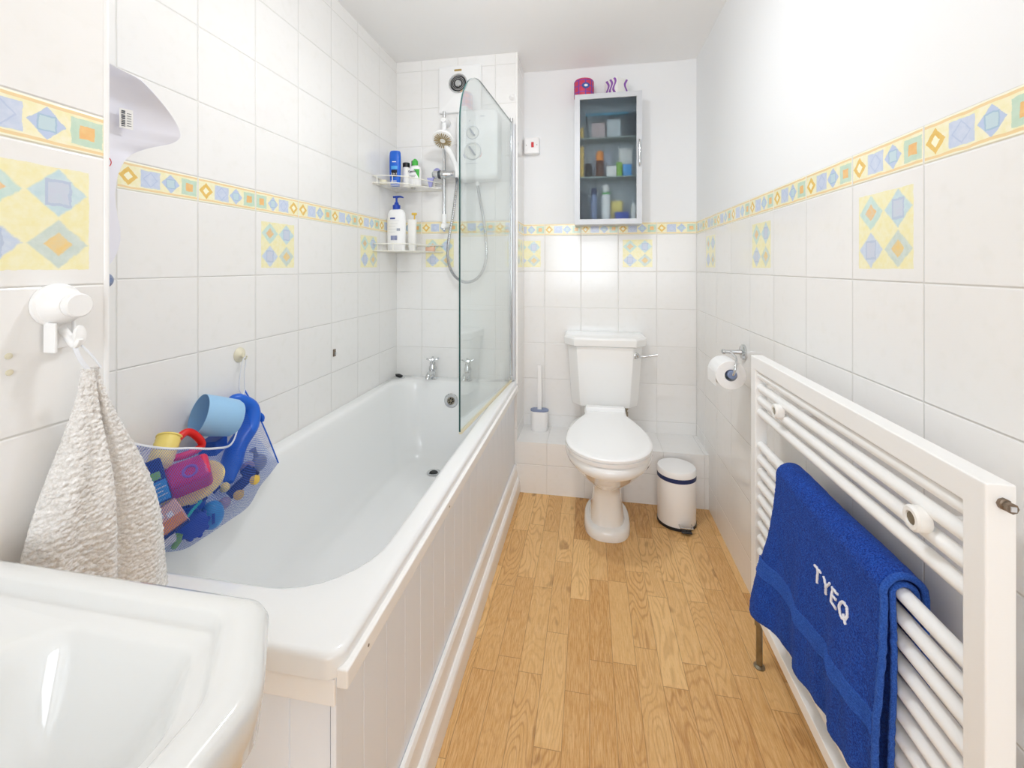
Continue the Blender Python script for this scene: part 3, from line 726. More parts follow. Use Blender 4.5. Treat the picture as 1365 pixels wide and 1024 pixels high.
for q in ((cx0, cx0+fw, cz0, cz1), (cx1-fw, cx1, cz0, cz1), (cx0+fw, cx1-fw, cz0, cz0+fw), (cx0+fw, cx1-fw, cz1-fw, cz1)): box(b, q[0], q[1], cy0, cy0+.017, q[2], q[3])
dr = obj('door', b, 'alu_white', t, smooth=False)
b = BM(); box(b, cx0+fw, cx1-fw, cy0+.006, cy0+.010, cz0+fw, cz1-fw); obj('glass_pane', b, 'reeded_glass', dr, smooth=False)
b = BM(); tube(b, [(cx1-.013, cy0, 1.66), (cx1-.013, cy0-.016, 1.668), (cx1-.013, cy0-.018, 1.73), (cx1-.013, cy0-.016, 1.783), (cx1-.013, cy0, 1.79)], .0048, 10, k=4); obj('handle', b, 'chrome', dr)
def item(name, label, cat, x, w_, z, h, mat, kind='box', y=2.34, d_=.05, cap=None, caph=.02, group='things inside the wall cabinet', capr=.8):
    t = thing(name, label, cat, (x, y, z), group); b = BM()
    if kind == 'box': loft(b, [rr(-w_/2, w_/2, -d_/2, d_/2, 0, .003, 3, 1), rr(-w_/2, w_/2, -d_/2, d_/2, h, .003, 3, 1)])
    else: lathe(b, (0, 0, 0), (0, 0, 1), [(w_/2*.94, 0), (w_/2, .004), (w_/2, h*.86), (w_/2*.7, h*.95), (w_/2*.5, h)], 20)
    obj('pack_body', b, mat, t)
    if cap:
        b = BM(); lathe(b, (0, 0, h), (0, 0, 1), [(w_/2*capr, 0), (w_/2*capr, caph*.9), (w_/2*capr*.8, caph)], 18); obj('cap', b, cap, t)
    return t
zt_, zm, zl = 1.8215, 1.6165, 1.3755
t = thing('storage_tub', 'clear plastic tub with teal lid on the top shelf of the cabinet', 'tub', (.088, 2.338, zt_), 'things inside the wall cabinet')
b = BM(); loft(b, [rr(-.095, .095, -.036, .036, 0, .01), rr(-.11, .11, -.042, .042, .115, .012)], True, False); o = obj('tub_body', b, 'cabinet_pane', t)
b = BM(); loft(b, [rr(-.113, .113, -.044, .044, .112, .012), rr(-.113, .113, -.044, .044, .124, .012), rr(-.10, .10, -.035, .035, .128, .01)]); obj('tub_lid', b, 'teal_lid', t)
for nm, lb, ct, x, ww, hh, mt in (('cotton_pads', 'pink cotton pads inside the teal-lidded tub', 'cotton pads', .045, .07, .075, 'pink_soft'), ('bandage_roll', 'white bandage roll inside the teal-lidded tub', 'bandage', .125, .07, .09, 'paper')):
    t = item(nm, lb, ct, x, ww, zt_+.004, hh, mt, 'box', 2.338, .05)
item('cream_box', 'yellow box at the left of the top cabinet shelf', 'box', -.045, .026, zt_, .06, 'gold_yellow')
item('dark_carton', 'dark green carton at the right of the top cabinet shelf', 'box', .224, .036, zt_, .13, 'dark_grey')
item('tall_pack', 'tall yellow pack at the left of the middle cabinet shelf', 'box', -.044, .026, zm, .165, 'gold_yellow')
item('black_jar', 'black jar on the middle cabinet shelf', 'jar', -.006, .034, zm, .075, 'black', 'cyl', 2.32)
t = item('medicine_bottle', 'brown medicine bottle with orange cap on the middle cabinet shelf', 'bottle', .052, .042, zm, .085, 'amber', 'cyl', 2.318, cap='cap_orange', caph=.05, capr=.95)
item('folded_leaflet', 'pale grey packet behind the brown medicine bottle', 'packet', .068, .11, zm, .14, 'label_grey', 'box', 2.375, .02)
item('pill_box', 'white pill box right of the brown medicine bottle', 'box', .112, .05, zm, .055, 'soft_white', 'box', 2.32, .03)
item('pill_box', 'green pill box beside the blue one on the middle shelf', 'box', .152, .03, zm, .075, 'toy_green', 'box', 2.33, .03)
item('pill_box', 'blue pill box at the right of the middle cabinet shelf', 'box', .192, .045, zm, .06, 'sky_blue', 'box', 2.32, .03)
item('tall_carton', 'tall pale carton at the back right of the middle shelf', 'box', .188, .07, zm, .16, 'soft_white', 'box', 2.375, .02)
item('grey_carton', 'dark grey carton at the left of the bottom cabinet shelf', 'box', -.034, .042, zl, .17, 'dark_grey')
t = item('spray_can', 'lilac spray can on the bottom cabinet shelf', 'spray can', .022, .036, zl, .155, 'blue_gray', 'cyl', 2.325, cap='navy', caph=.03)
t = item('spray_can', 'white spray can with green band on the bottom cabinet shelf', 'spray can', .084, .048, zl, .165, 'white_plastic', 'cyl', 2.325, cap='soft_white', caph=.035)
b = BM(); lathe(b, (0, 0, .150), (0, 0, 1), [(.0225, 0), (.0225, .008)], 20); obj('green_band', b, 'green_cap', t)
item('soap_pack', 'yellow pack on the bottom cabinet shelf behind the blue box', 'pack', .142, .06, zl, .12, 'toy_yellow', 'box', 2.37, .025)
item('blue_carton', 'blue carton at the right of the bottom cabinet shelf', 'box', .165, .07, zl, .055, 'royal_blue', 'box', 2.33, .03)
item('white_tub', 'white tub at the far right of the bottom cabinet shelf', 'tub', .226, .030, zl, .10, 'soft_white', 'cyl', 2.32)
# on top of the cabinet
t = thing('gift_tin', 'red and purple tartan round tin on top of the wall cabinet', 'tin', (-.030, 2.335, 2.0425))
b = BM(); lathe(b, (0, 0, 0), (0, 0, 1), [(.050, 0), (.052, .003), (.052, .085), (.047, .093), (.03, .094)], 32); obj('tin_body', b, 'tartan_red', t)
b = BM()
for k in range(9):
    a = 2*PI*k/9; box(b, .0515, .0526, -.003, .003, .002, .084, mat4=Matrix.Rotation(a, 4, 'Z'))
for z in (.018, .050, .080): lathe(b, (0, 0, z), (0, 0, 1), [(.0524, 0), (.0524, .0045)], 32)
obj('tartan_stripe', b, 'tartan_purple', t, smooth=False)
b = BM(); lathe(b, (.010, -.0505, .050), (.2, -1, 0), [(.019, 0), (.019, .003)], 24, sx=1.1, sy=.8, up=(0, 0, 1)); r = obj('round_label', b, 'label_blue', t)
b = BM(); lathe(b, (.011, -.0535, .050), (.2, -1, 0), [(.008, 0), (.008, .001)], 16, sx=1.2, sy=.8, up=(0, 0, 1)); obj('label_flower', b, 'soft_white', r)
t = thing('tissue_box', 'small white tissue box with purple waves on top of the wall cabinet', 'tissue box', (.140, 2.335, 2.0425)); t.rotation_euler.z = .75
b = BM(); loft(b, [rr(-.044, .044, -.044, .044, 0, .004, 3, 1), rr(-.044, .044, -.044, .044, .080, .004, 3, 1)]); obj('carton', b, 'soft_white', t, smooth=True)
b = BM()
for s in (-.034, -.010, .014):
    P1 = [Vector((-.0445, 0, 0))]
    for face in ((1,) if s < .01 else (1, 0)):
        prev = None
        for k in range(17):
            z = k*.005; off = s + .008*math.sin(k*.45+s*20)
            a_, b2 = off, off+.014
            pts = ((a_, -.0447), (b2, -.0447)) if face == 0 else ((-.0447, a_), (-.0447, b2))
            cur = [b.verts.new((pts[0][0], pts[0][1], z)), b.verts.new((pts[1][0], pts[1][1], z))]
            if prev: b.faces.new((prev[0], prev[1], cur[1], cur[0]))
            prev = cur
obj('wave_print', b, 'box_purple', t, smooth=False)
b = BM(); tube(b, [(-.02, 0, .079), (-.008, .004, .090), (.006, -.004, .087), (.02, 0, .079)], .007, 8, k=4, flat=.5); obj('tissue', b, 'paper', t)

# ------------------------------------------------------------ toilet
TX = .075
t = thing('toilet', 'white close-coupled toilet with closed lid against the back wall', 'toilet', (TX, 1.95, 0))
def oval(z, yf, yb, hw, nf=2.0, nb=2.6, N=48):
    yc = yf + (yb-yf)*.47; out = []
    for i in range(N):
        a = 2*PI*i/N; c, s = math.cos(a), math.sin(a)
        n = nf if s < 0 else nb
        ex = math.copysign(abs(c)**(2/n), c)*hw; ey = math.copysign(abs(s)**(2/n), s)*((yc-yf) if s < 0 else (yb-yc))
        out.append(Vector((ex, yc+ey-1.95, z)))
    return out
b = BM()
loft(b, [oval(0, 1.832, 2.13, .098, 2.6), oval(.004, 1.830, 2.13, .100, 2.6), oval(.034, 1.834, 2.13, .097, 2.6), oval(.042, 1.840, 2.13, .090, 2.6), oval(.046, 1.858, 2.13, .076, 2.8), oval(.10, 1.862, 2.13, .066, 3), oval(.17, 1.858, 2.13, .060, 3),
         oval(.205, 1.842, 2.14, .066), oval(.24, 1.79, 2.16, .096), oval(.28, 1.725, 2.18, .126), oval(.32, 1.668, 2.19, .150), oval(.355, 1.625, 2.20, .168), oval(.366, 1.608, 2.20, .176), oval(.385, 1.602, 2.20, .179), oval(.402, 1.606, 2.20, .177), oval(.408, 1.616, 2.20, .170)])
obj('pan', b, 'ceramic', t, angle=60)
def seat_ring(z, s, d=0):
    pts = []
    cy, ry = 1.80, .195; N = 40
    hw = .172
    arc = []
    for i in range(N+1):
        a = PI + PI*i/N; arc.append(((hw-d)*math.cos(a), cy+(ry-d)*math.sin(a)))
    right = [(hw-d, cy), (hw-.004-d, cy+.07), (hw-.022-d, cy+.15), (.128-d, cy+.22), (.106-d, cy+.275), (.098-d, cy+.30), (.097-d, cy+.355-d)]
    rs = [(p.x, p.y) for p in smoothpath([(x, y, 0) for x, y in right], 4)][1:]
    pts = arc + rs + [(-x, y) for x, y in rs[::-1]]
    return [Vector((x, y-1.95, z)) for x, y in pts]
b = BM(); loft(b, [seat_ring(.409, 1, .008), seat_ring(.411, 1, .003), seat_ring(.424, 1, .001), seat_ring(.427, 1, .006)]); obj('seat', b, 'seat_plastic', t)
b = BM(); loft(b, [seat_ring(.4285, 1, .004), seat_ring(.430, 1, 0), seat_ring(.438, 1, 0), seat_ring(.4425, 1, .004), seat_ring(.444, 1, .012), seat_ring(.445, 1, .03)]); obj('lid', b, 'seat_plastic', t)
b = BM(); loft(b, [[Vector((x, y-1.95, z)) for x in (-.096, .096)][:1]+[Vector((.096, y-1.95, z))] for y, z in ()]) if False else box(b, -.094, .094, 2.135-1.95, 2.175-1.95, .425, .462)
obj('hinge_block', b, 'seat_plastic', t, bevel=.006)
def cis(z, hw, yf, ch, yb=2.40):
    return [Vector((x, y-1.95, z)) for x, y in ((-hw, yb), (-hw, yf+ch), (-hw+ch*.95, yf), (hw-ch*.95, yf), (hw, yf+ch), (hw, yb))]
CZ = Matrix.Translation((.0, 0, 0))
b = BM(); loft(b, [cis(.428, .150, 2.25, .04), cis(.436, .163, 2.228, .045), cis(.47, .169, 2.218, .048), cis(.742, .187, 2.205, .05), cis(.745, .180, 2.212, .05)]); obj('cistern', b, 'ceramic', t, bevel=.006, angle=30)
b = BM(); loft(b, [cis(.744, .194, 2.200, .05), cis(.748, .203, 2.190, .054), cis(.782, .207, 2.186, .056), cis(.790, .202, 2.192, .056), cis(.793, .188, 2.21, .05)]); obj('cistern_lid', b, 'ceramic', t, bevel=.003, angle=30)
b = BM(); lathe(b, (.152, .272, .703), (.55, -1, 0), [(.017, 0), (.017, .003), (.011, .008), (.009, .018)], 18)
tube(b, [(.164, .258, .703), (.185, .248, .704), (.215, .248, .709), (.252, .246, .716)], [.008, .0055, .0055, .007], 10, k=4); obj('flush_lever', b, 'chrome', t)
b = BM(); tube(b, [(.105, .300, .432), (.105, .300, .39), (.105, .33, .35)], .008, 10, k=4); lathe(b, (.105, .30, .39), (0, 0, 1), [(.012, 0), (.012, .02)], 8); lathe(b, (.105, .30, .424), (0, 0, 1), [(.013, 0), (.013, .012)], 8); obj('water_inlet', b, 'aged_chrome', t)
b = BM(); loft(b, [oval(.36, 2.10, 2.25, .09, 3, 4), oval(.429, 2.10, 2.28, .10, 3, 4)]); obj('shelf_block', b, 'ceramic', t)

t = thing('toilet_brush', 'white toilet brush in its holder standing on the tiled ledge', 'toilet brush', (-.268, 2.335, .257))
def slot(z, hw, hd): return rr(-hw, hw, -hd, hd, z, hd*.95, 8, 2)
b = BM(); loft(b, [slot(0, .042, .026), slot(.006, .045, .029), slot(.108, .049, .032)]); hd = obj('holder', b, 'white_plastic', t)
b = BM(); loft(b, [slot(.108, .0495, .0325), slot(.113, .0495, .0325), slot(.1135, .046, .029)]); obj('holder_rim', b, 'blue_gray', hd)
b = BM(); loft(b, [rr(-.011, .011, -.005, .005, .02, .004, 4, 1), rr(-.012, .012, -.005, .005, .20, .004, 4, 1), rr(-.010, .010, -.005, .005, .352, .004, 4, 1)]); obj('handle', b, 'white_plastic', t)

t = thing('pedal_bin', 'small white pedal bin with dark band on the floor beside the toilet', 'bin', (.385, 2.045, 0))
b = BM(); lathe(b, (0, 0, .006), (0, 0, 1), [(.080, 0), (.082, .004), (.082, .200)], 44); obj('bin_body', b, 'white_plastic', t)
b = BM(); lathe(b, (0, 0, .0005), (0, 0, 1), [(.080, 0), (.084, .001), (.084, .012), (.080, .013)], 44); obj('foot_ring', b, 'black', t)
b = BM(); lathe(b, (0, 0, .204), (0, 0, 1), [(.078, 0), (.0835, .001), (.0835, .018), (.078, .019)], 44); obj('inner_rim', b, 'navy', t)
b = BM(); lathe(b, (0, 0, .222), (0, 0, 1), [(.080, 0), (.084, .002), (.084, .020), (.080, .027), (.05, .031), (.01, .032)], 44); obj('bin_lid', b, 'white_plastic', t)
b = BM(); box(b, .000, .044, -.112, -.080, .010, .017); p_ = obj('pedal', b, 'black', t, bevel=.003)
b = BM(); tube(b, [(-.004, -.082, .030), (-.004, -.105, .030), (.048, -.105, .030), (.048, -.075, .030)], .0035, 8); tube(b, [(.022, -.10, .0135), (.022, -.105, .03)], .0035, 8); obj('pedal_bar', b, 'chrome', p_)

# ------------------------------------------------------------ toilet roll
t = thing('toilet_roll_holder', 'chrome wall hook holder carrying the toilet roll on the right wall', 'toilet roll holder')
b = BM(); lathe(b, (.5525, 1.69, .836), (-1, 0, 0), [(.028, 0), (.028, .006), (.024, .010), (.010, .012), (.0075, .03), (.0065, .064), (.009, .066), (.009, .074), (.006, .077)], 24); obj('wall_rose', b, 'chrome', t)
b = BM(); tube(b, [(.505, 1.69, .836), (.500, 1.64, .836), (.490, 1.575, .832), (.480, 1.550, .815), (.475, 1.547, .795), (.472, 1.556, .783), (.472, 1.60, .782), (.472, 1.655, .782)], .0042, 10, k=5); obj('arm', b, 'chrome', t)
b = BM(); lathe(b, (.472, 1.556, .782), (0, 1, 0), [(.012, 0), (.0145, .002), (.0145, .10), (.012, .102)], 20); obj('spindle', b, 'blue_gray', t)
t = thing('toilet_roll', 'white toilet roll hanging on the chrome holder', 'toilet roll', (.470, 1.565, .779))
b = BM(); R = []
prof = [(.020, 0), (.047, 0), (.0485, .0015), (.0485, .098), (.047, .0995), (.020, .0995)]
ax = Vector((0, 1, 0)); rings = [[Vector((r*math.cos(2*PI*i/40), h, r*math.sin(2*PI*i/40))) for i in range(40)] for r, h in prof]
Rv = loft(b, rings, False, False)
for i in range(40): b.faces.new((Rv[-1][i], Rv[-1][(i+1) % 40], Rv[0][(i+1) % 40], Rv[0][i]))
obj('paper_roll', b, 'paper', t)
b = BM(); loft(b, [[Vector((-.0488, .001, -.005+k*0)), Vector((-.0488, .098, -.005))] and [Vector((x, .001, z)), Vector((x, .0985, z)), Vector((x-.0008, .0985, z)), Vector((x-.0008, .001, z))] for x, z in ((-.0482, .008), (-.0490, -.006), (-.0488, -.022), (-.0480, -.038))]); obj('loose_sheet', b, 'paper', t)

# ------------------------------------------------------------ towel radiator
t = thing('towel_radiator', 'long low white ladder towel radiator on the right wall', 'radiator')
xf, xb = .463, .4945; ya, yb_ = .604, 1.362; zb_, zt2 = .158, .890; pw = .033
def fr_ring(x, ins=0):
    return None
b = BM()
def rect_(x, y0_, y1_, z0_, z1_): return [b.verts.new((x, y, z)) for y, z in ((y0_, z0_), (y1_, z0_), (y1_, z1_), (y0_, z1_))]
O1, O2 = rect_(xf, ya, yb_, zb_, zt2), rect_(xb, ya, yb_, zb_, zt2)
I1, I2 = rect_(xf, ya+pw, yb_-pw, zb_+.03, zt2-.037), rect_(xb, ya+pw, yb_-pw, zb_+.03, zt2-.037)
for i in range(4):
    j = (i+1) % 4
    for q in ((O1[i], O1[j], I1[j], I1[i]), (O2[j], O2[i], I2[i], I2[j]), (O1[j], O1[i], O2[i], O2[j]), (I1[i], I1[j], I2[j], I2[i])): b.faces.new(q)
obj('frame', b, 'radiator_paint', t, bevel=.002, smooth=False)
for z in [.838, .803, .768, .733]+[.640-.0375*k for k in range(12)]:
    b = BM(); tube(b, [(.4785, ya+pw-.004, z), (.4785, yb_-pw+.004, z)], .0112, 16); obj('bar', b, 'radiator_paint', t)
for y, z in ((1.178, .786), (.712, .786)):
    b = BM(); lathe(b, (.552, y, z), (-1, 0, 0), [(.016, 0), (.012, .006), (.008, .010), (.008, .062)], 16); 
    lathe(b, (.472, y, z), (-1, 0, 0), [(.017, 0), (.018, .003), (.018, .016), (.015, .019), (.010, .019), (.009, .015)], 24); k_ = obj('wall_bracket', b, 'soft_white', t)
    b = BM(); lathe(b, (.4560, y, z), (-1, 0, 0), [(.0088, 0), (.0088, .001)], 12); obj('bracket_screw', b, 'aged_chrome', k_)
b = BM(); lathe(b, (.480, .605, .868), (0, -1, 0), [(.0065, 0), (.007, .001), (.007, .005), (.005, .006), (.005, .009), (.0062, .010), (.0062, .014)], 8); vp = obj('vent_plug', b, 'brown_metal', t)
b = BM(); box(b, .4772, .4828, .5895, .5912, .8652, .8708); obj('key_square', b, 'alu_white', vp, smooth=False)
b = BM(); tube(b, [(.4785, 1.342, .16), (.4785, 1.342, .02), (.4785, 1.342, 0)], .0085, 12); lathe(b, (.4785, 1.342, .12), (0, 0, 1), [(.013, 0), (.013, .03), (.010, .035)], 8); lathe(b, (.4785, 1.342, 0), (0, 0, 1), [(.015, 0), (.015, .003), (.010, .008)], 16); v1 = obj('valve_pipe', b, 'aged_chrome', t)
b = BM(); tube(b, [(.4785, .62, .16), (.4785, .62, 0)], .0085, 12); lathe(b, (.4785, .62, .12), (0, 0, 1), [(.013, 0), (.013, .03), (.010, .035)], 8); obj('valve_pipe', b, 'aged_chrome', t)

# ------------------------------------------------------------ blue towel over the radiator
def sheet(bm, fn, nu, nv, th, uv=False):
    """closed thin cloth from fn(u, v); returns nothing; normal from finite differences"""
    def P(i, j): return Vector(fn(i/nu, j/nv))
    G = [[P(i, j) for j in range(nv+1)] for i in range(nu+1)]
    top = [[None]*(nv+1) for _ in range(nu+1)]; bot = [[None]*(nv+1) for _ in range(nu+1)]
    for i in range(nu+1):
        for j in range(nv+1):
            du = G[min(i+1, nu)][j]-G[max(i-1, 0)][j]; dv = G[i][min(j+1, nv)]-G[i][max(j-1, 0)]
            n = du.cross(dv); n = n.normalized() if n.length > 1e-9 else Vector((0, 0, 1))
            edge = min(1, min(j, nv-j, i, nu-i)/2.0); k = th*(.55+.45*edge)
            top[i][j] = bm.verts.new(G[i][j]+n*k*.5); bot[i][j] = bm.verts.new(G[i][j]-n*k*.5)
    for i in range(nu):
        for j in range(nv):
            bm.faces.new((top[i][j], top[i+1][j], top[i+1][j+1], top[i][j+1])); bm.faces.new((bot[i][j], bot[i][j+1], bot[i+1][j+1], bot[i+1][j]))
    for i in range(nu):
        bm.faces.new((top[i][0], bot[i][0], bot[i+1][0], top[i+1][0])); bm.faces.new((top[i][nv], top[i+1][nv], bot[i+1][nv], bot[i][nv]))
    for j in range(nv):
        bm.faces.new((top[0][j], top[0][j+1], bot[0][j+1], bot[0][j])); bm.faces.new((top[nu][j], bot[nu][j], bot[nu][j+1], top[nu][j+1]))
def smst(a, b, x):
    x = max(0, min(1, (x-a)/(b-a))); return x*x*(3-2*x)
ZB, XB = .640, .4785
def drape(front_len, back_len, rad, x_out, outer):
    total = front_len+back_len+PI*rad
    def f(u, v):            # u 0 at the back hem .. 1 at the front hem, v 0 at the near end .. 1 at the far end
        s = u*total; y = .765 + v*.385
        if s < back_len: x = XB+rad; z = ZB-(back_len-s); q = 0
        elif s < back_len+PI*rad:
            a = (s-back_len)/rad; x = XB+rad*math.cos(a); z = ZB+rad*math.sin(a); q = 0
        else:
            q = s-back_len-PI*rad; x = XB-rad; z = ZB-q
        if q > 0:
            k = q/front_len
            x -= x_out*smst(0, .7, k)
            x -= .034*smst(.35, 1, k)*smst(.72, 1.0, v)*outer         # far corner swings out
            y += .030*k*smst(.5, 1, v)*outer
            y -= .004*math.sin(k*6)*(1-v)
            x += .0055*math.sin(v*17+1.0)*smst(.1, .6, k) + .003*math.sin(v*39)*smst(.2, 1, k)
            z -= (.030*v-.012)*k*outer
        x += .0012*noise.noise(Vector((y*60, z*60, 3)))
        # soft terry surface
        d = .0011*noise.noise(Vector((y*420, z*420, s*60)))+.0007*noise.noise(Vector((y*900, z*900, 1)))
        return (x-d, y, z+d*.5+.0015*math.sin(v*9))
    return f, total
fo, tot_o = drape(.345, .20, .0285, .014, 1)
fi, tot_i = drape(.340, .17, .0165, .004, 0)
t = thing('bath_towel', 'royal blue terry towel with white embroidered letters folded over the radiator', 'towel')
b = BM(); sheet(b, fo, 230, 130, .0085); obj('outer_fold', b, 'blue_terry', t, angle=80)
b = BM(); sheet(b, fi, 150, 60, .0075); obj('inner_fold', b, 'blue_terry', t, angle=80)
for f_, tot, nm in ((fo, tot_o, 'outer_hem'), (fi, tot_i, 'inner_hem')):
    b = BM(); tube(b, [Vector(f_(k/90, 0))+Vector((0, -.0015, 0)) for k in range(91)], .0052 if nm == 'outer_hem' else .0045, 10); obj(nm, b, 'blue_rib', t)
def on_front(q, v, lift):       # a point on the front face of the outer fold, q metres below the bar
    u = (.20+PI*.0285+q)/tot_o; e = .004
    p = Vector(fo(u, v)); du = Vector(fo(min(1, u+e), v))-Vector(fo(u-e, v)); dv = Vector(fo(u, min(1, v+.02)))-Vector(fo(u, max(0, v-.02)))
    n = du.cross(dv).normalized()
    if n.x > 0: n = -n
    return p+n*lift
# dobby band: fine cords woven along the towel
b = BM()
for k in range(9):
    qq = .205+k*.0042
    tube(b, [on_front(qq-.02*(1-v/40)*0, v/40, .0040) for v in range(41)], .0021, 6)
obj('woven_band', b, 'blue_rib', t)
# white embroidered letters
LET = {'T': [[(0, 1), (1, 1)], [(.5, 1), (.5, 0)]], 'Y': [[(0, 1), (.5, .5), (1, 1)], [(.5, .5), (.5, 0)]], 'E': [[(.95, 1), (.1, 1), (.1, 0), (.95, 0)], [(.1, .5), (.8, .5)]],
       'Q': [[(.5+.5*math.cos(a*PI/8), .5+.5*math.sin(a*PI/8)) for a in range(17)], [(.55, .3), (1.0, -.1)]]}
b = BM()
for i, ch in enumerate('TYEQ'):
    v0 = .49-.080*i
    for st in LET[ch]:
        pts = []
        for (x, y), (x2, y2) in zip(st, st[1:]):
            for k in range(6): pts.append((x+(x2-x)*k/6, y+(y2-y)*k/6))
        pts.append(st[-1])
        tube(b, [on_front(.113-.027*y, v0-.056*x, .0055) for x, y in pts], .0024, 6)
obj('embroidery', b, 'thread_white', t)

# ------------------------------------------------------------ wash basin
t = thing('wash_basin', 'white ceramic wash basin with chamfered corners in the left foreground', 'wash basin', (-.758, .13, .80))
def basin(z, y1, xfr, ch, xb=-.758, rnd=.014, cb=.003):
    # half-octagonal plan mirrored about the basin's middle (y=.13); corners rounded
    ym = .13; hy = y1-ym
    poly = [(xb, ym+hy-cb), (xb+cb, ym+hy), (xfr-ch[0], ym+hy), (xfr, ym+hy-ch[1]), (xfr, ym-hy+ch[1]), (xfr-ch[0], ym-hy), (xb+cb, ym-hy), (xb, ym-hy+cb)]
    out = []; n = len(poly)
    for i, p in enumerate(poly):
        a = Vector(poly[i-1]); c = Vector(poly[(i+1) % n]); p = Vector(p)
        r = rnd if (1 < i < n-2 or cb > .01) else .002
        da = (a-p).normalized(); dc = (c-p).normalized()
        s = p+da*min(r*1.2, (a-p).length*.4); e = p+dc*min(r*1.2, (c-p).length*.4)
        for k in range(6):
            q = k/5; out.append((1-q)**2*s+2*q*(1-q)*p+q*q*e)
    return [Vector((v.x+.758, v.y-.13, z-.80)) for v in out]
b = BM()
rings = [basin(.60, .30, -.42, (.06, .06)), basin(.66, .345, -.37, (.07, .075)), basin(.715, .380, -.31, (.068, .08)), basin(.745, .394, -.280, (.064, .082)), basin(.752, .399, -.271, (.064, .084)), basin(.788, .402, -.2675, (.064, .085)), basin(.797, .399, -.271, (.064, .085)), basin(.800, .393, -.277, (.062, .083)),
         basin(.800, .378, -.300, (.058, .078)), basin(.797, .374, -.305, (.057, .076)), basin(.788, .371, -.3085, (.056, .074)), basin(.7855, .367, -.312, (.055, .073)),
         basin(.7845, .354, -.322, (.045, .062), xb=-.556, cb=.030), basin(.780, .349, -.327, (.043, .060), xb=-.549, cb=.029), basin(.765, .343, -.334, (.043, .060), xb=-.543, cb=.028), basin(.72, .325, -.355, (.045, .058), xb=-.530, cb=.028), basin(.685, .300, -.385, (.05, .055), xb=-.515, cb=.03), basin(.665, .265, -.42, (.05, .05), xb=-.50, cb=.03), basin(.660, .22, -.45, (.03, .03), xb=-.48, cb=.02)]
loft(b, rings, True, True); obj('bowl', b, 'basin_ceramic', t, angle=50)
b = BM(); lathe(b, (.24, 0, -.1445), (0, 0, 1), [(.022, 0), (.022, .003), (.014, .001)], 20); obj('waste', b, 'chrome', t)
b = BM(); loft(b, [[Vector((.20+.085*math.cos(a*PI/12), .09*math.sin(a*PI/12), z)) for a in range(24)] for z in (-.80, -.19)]); obj('pedestal', b, 'ceramic', t)

# ------------------------------------------------------------ suction hook and grey towel
t = thing('towel_hook', 'white suction towel hook on the tiled wall above the basin', 'hook', (-.7595, .497, 1.092))
b = BM(); lathe(b, (0, 0, 0), (1, 0, 0), [(.031, 0), (.031, .006), (.028, .008), (.0275, .010), (.027, .014), (.020, .028), (.017, .031)], 36); obj('suction_disc', b, 'white_plastic', t)
b = BM(); lathe(b, (.028, .002, 0), (1, 0, 0), [(.0175, 0), (.0175, .011), (.0155, .013)], 32); obj('twist_knob', b, 'white_plastic', t)
b = BM(); box(b, .003, .0095, -.016, .013, -.062, -.010); box(b, .003, .024, -.017, -.0135, -.066, -.024); box(b, .003, .014, .0125, .0155, -.050, -.020)
obj('bracket', b, 'white_plastic', t, bevel=.0012)
b = BM(); tube(b, [(.008, .001, -.034), (.016, .001, -.040), (.024, .002, -.050), (.030, .004, -.056), (.034, .005, -.048)], [.006, .0055, .006, .007, .006], 10, k=4, flat=.8)
lathe(b, (.032, .006, -.044), (1, .05, 0), [(.0085, 0), (.0085, .003), (.0075, .004)], 24, sx=.95, sy=1.75, up=(0, 0, 1)); obj('prong', b, 'white_plastic', t)
for k, (y, z) in enumerate(((.4455, 1.0285), (.4462, 1.0065))):
    c_ = thing('screw_cap', ['upper of two tiny round screw caps on the tile left of the towel hook', 'lower of two tiny round screw caps on the tile left of the towel hook'][k], 'screw cap', (-.7597, y, z))
    b = BM(); lathe(b, (0, 0, 0), (1, 0, 0), [(.0042, 0), (.0040, .0008), (.002, .0014)], 16); obj('cap_disc', b, 'silicone', c_)

t = thing('hand_towel', 'pale grey textured hand towel hanging from the white suction hook', 'towel')
b = BM()
def towel_ring(k):
    # k 0 top .. 1 bottom
    z = .998 - k*.40
    hw = .010 + .078*smst(0, .75, k)**.8 + .012*k; dp = .008+.020*smst(0, .5, k)
    yc = .517 + .022*k - .006*k; xc = -.727 + .004*k
    N = 150; out = []
    for i in range(N):
        a = 2*PI*i/N; c, s = math.cos(a), math.sin(a)
        ex = s*dp; ey = c*hw
        # a deep fold down the front, drifting to the near side
        fy = .25-.15*k; g = math.exp(-((c-fy)/.10)**2)*(1 if s > 0 else .0)
        ex -= g*.015*smst(.0, .2, k)
        ex += .005*math.sin(c*9+k*3)*smst(.1, .6, k)*(1 if s > 0 else .3)
        arc_ = i
        row = math.sin(z*2*PI/.0105 + 3*math.sin(c*2.2))
        bump = .0013*(row*.5+.5)*(.6+.4*math.sin(c*hw/.0035*2)) + .0016*noise.noise(Vector((ey*260, z*260, s)))+.0012*noise.noise(Vector((ey*520, z*520, s+5)))
        sc = 1+bump/max(dp, .012)*1.0
        out.append(Vector((max(-.7575, xc+ex+bump*(1 if s > 0 else -.2)*.9), yc+ey*(1+bump*.6/hw), z)))
    return out
loft(b, [towel_ring(k/230) for k in range(231)]); obj('towel_cloth', b, 'grey_terry', t, angle=80)
b = BM(); tube(b, [(-.722, .511, .997), (-.7255, .503, 1.015), (-.7305, .500, 1.036), (-.7300, .505, 1.036), (-.722, .515, 1.018), (-.716, .524, .997)], .0028, 8, k=5, flat=.5); obj('hanging_loop', b, 'cord_white', t)

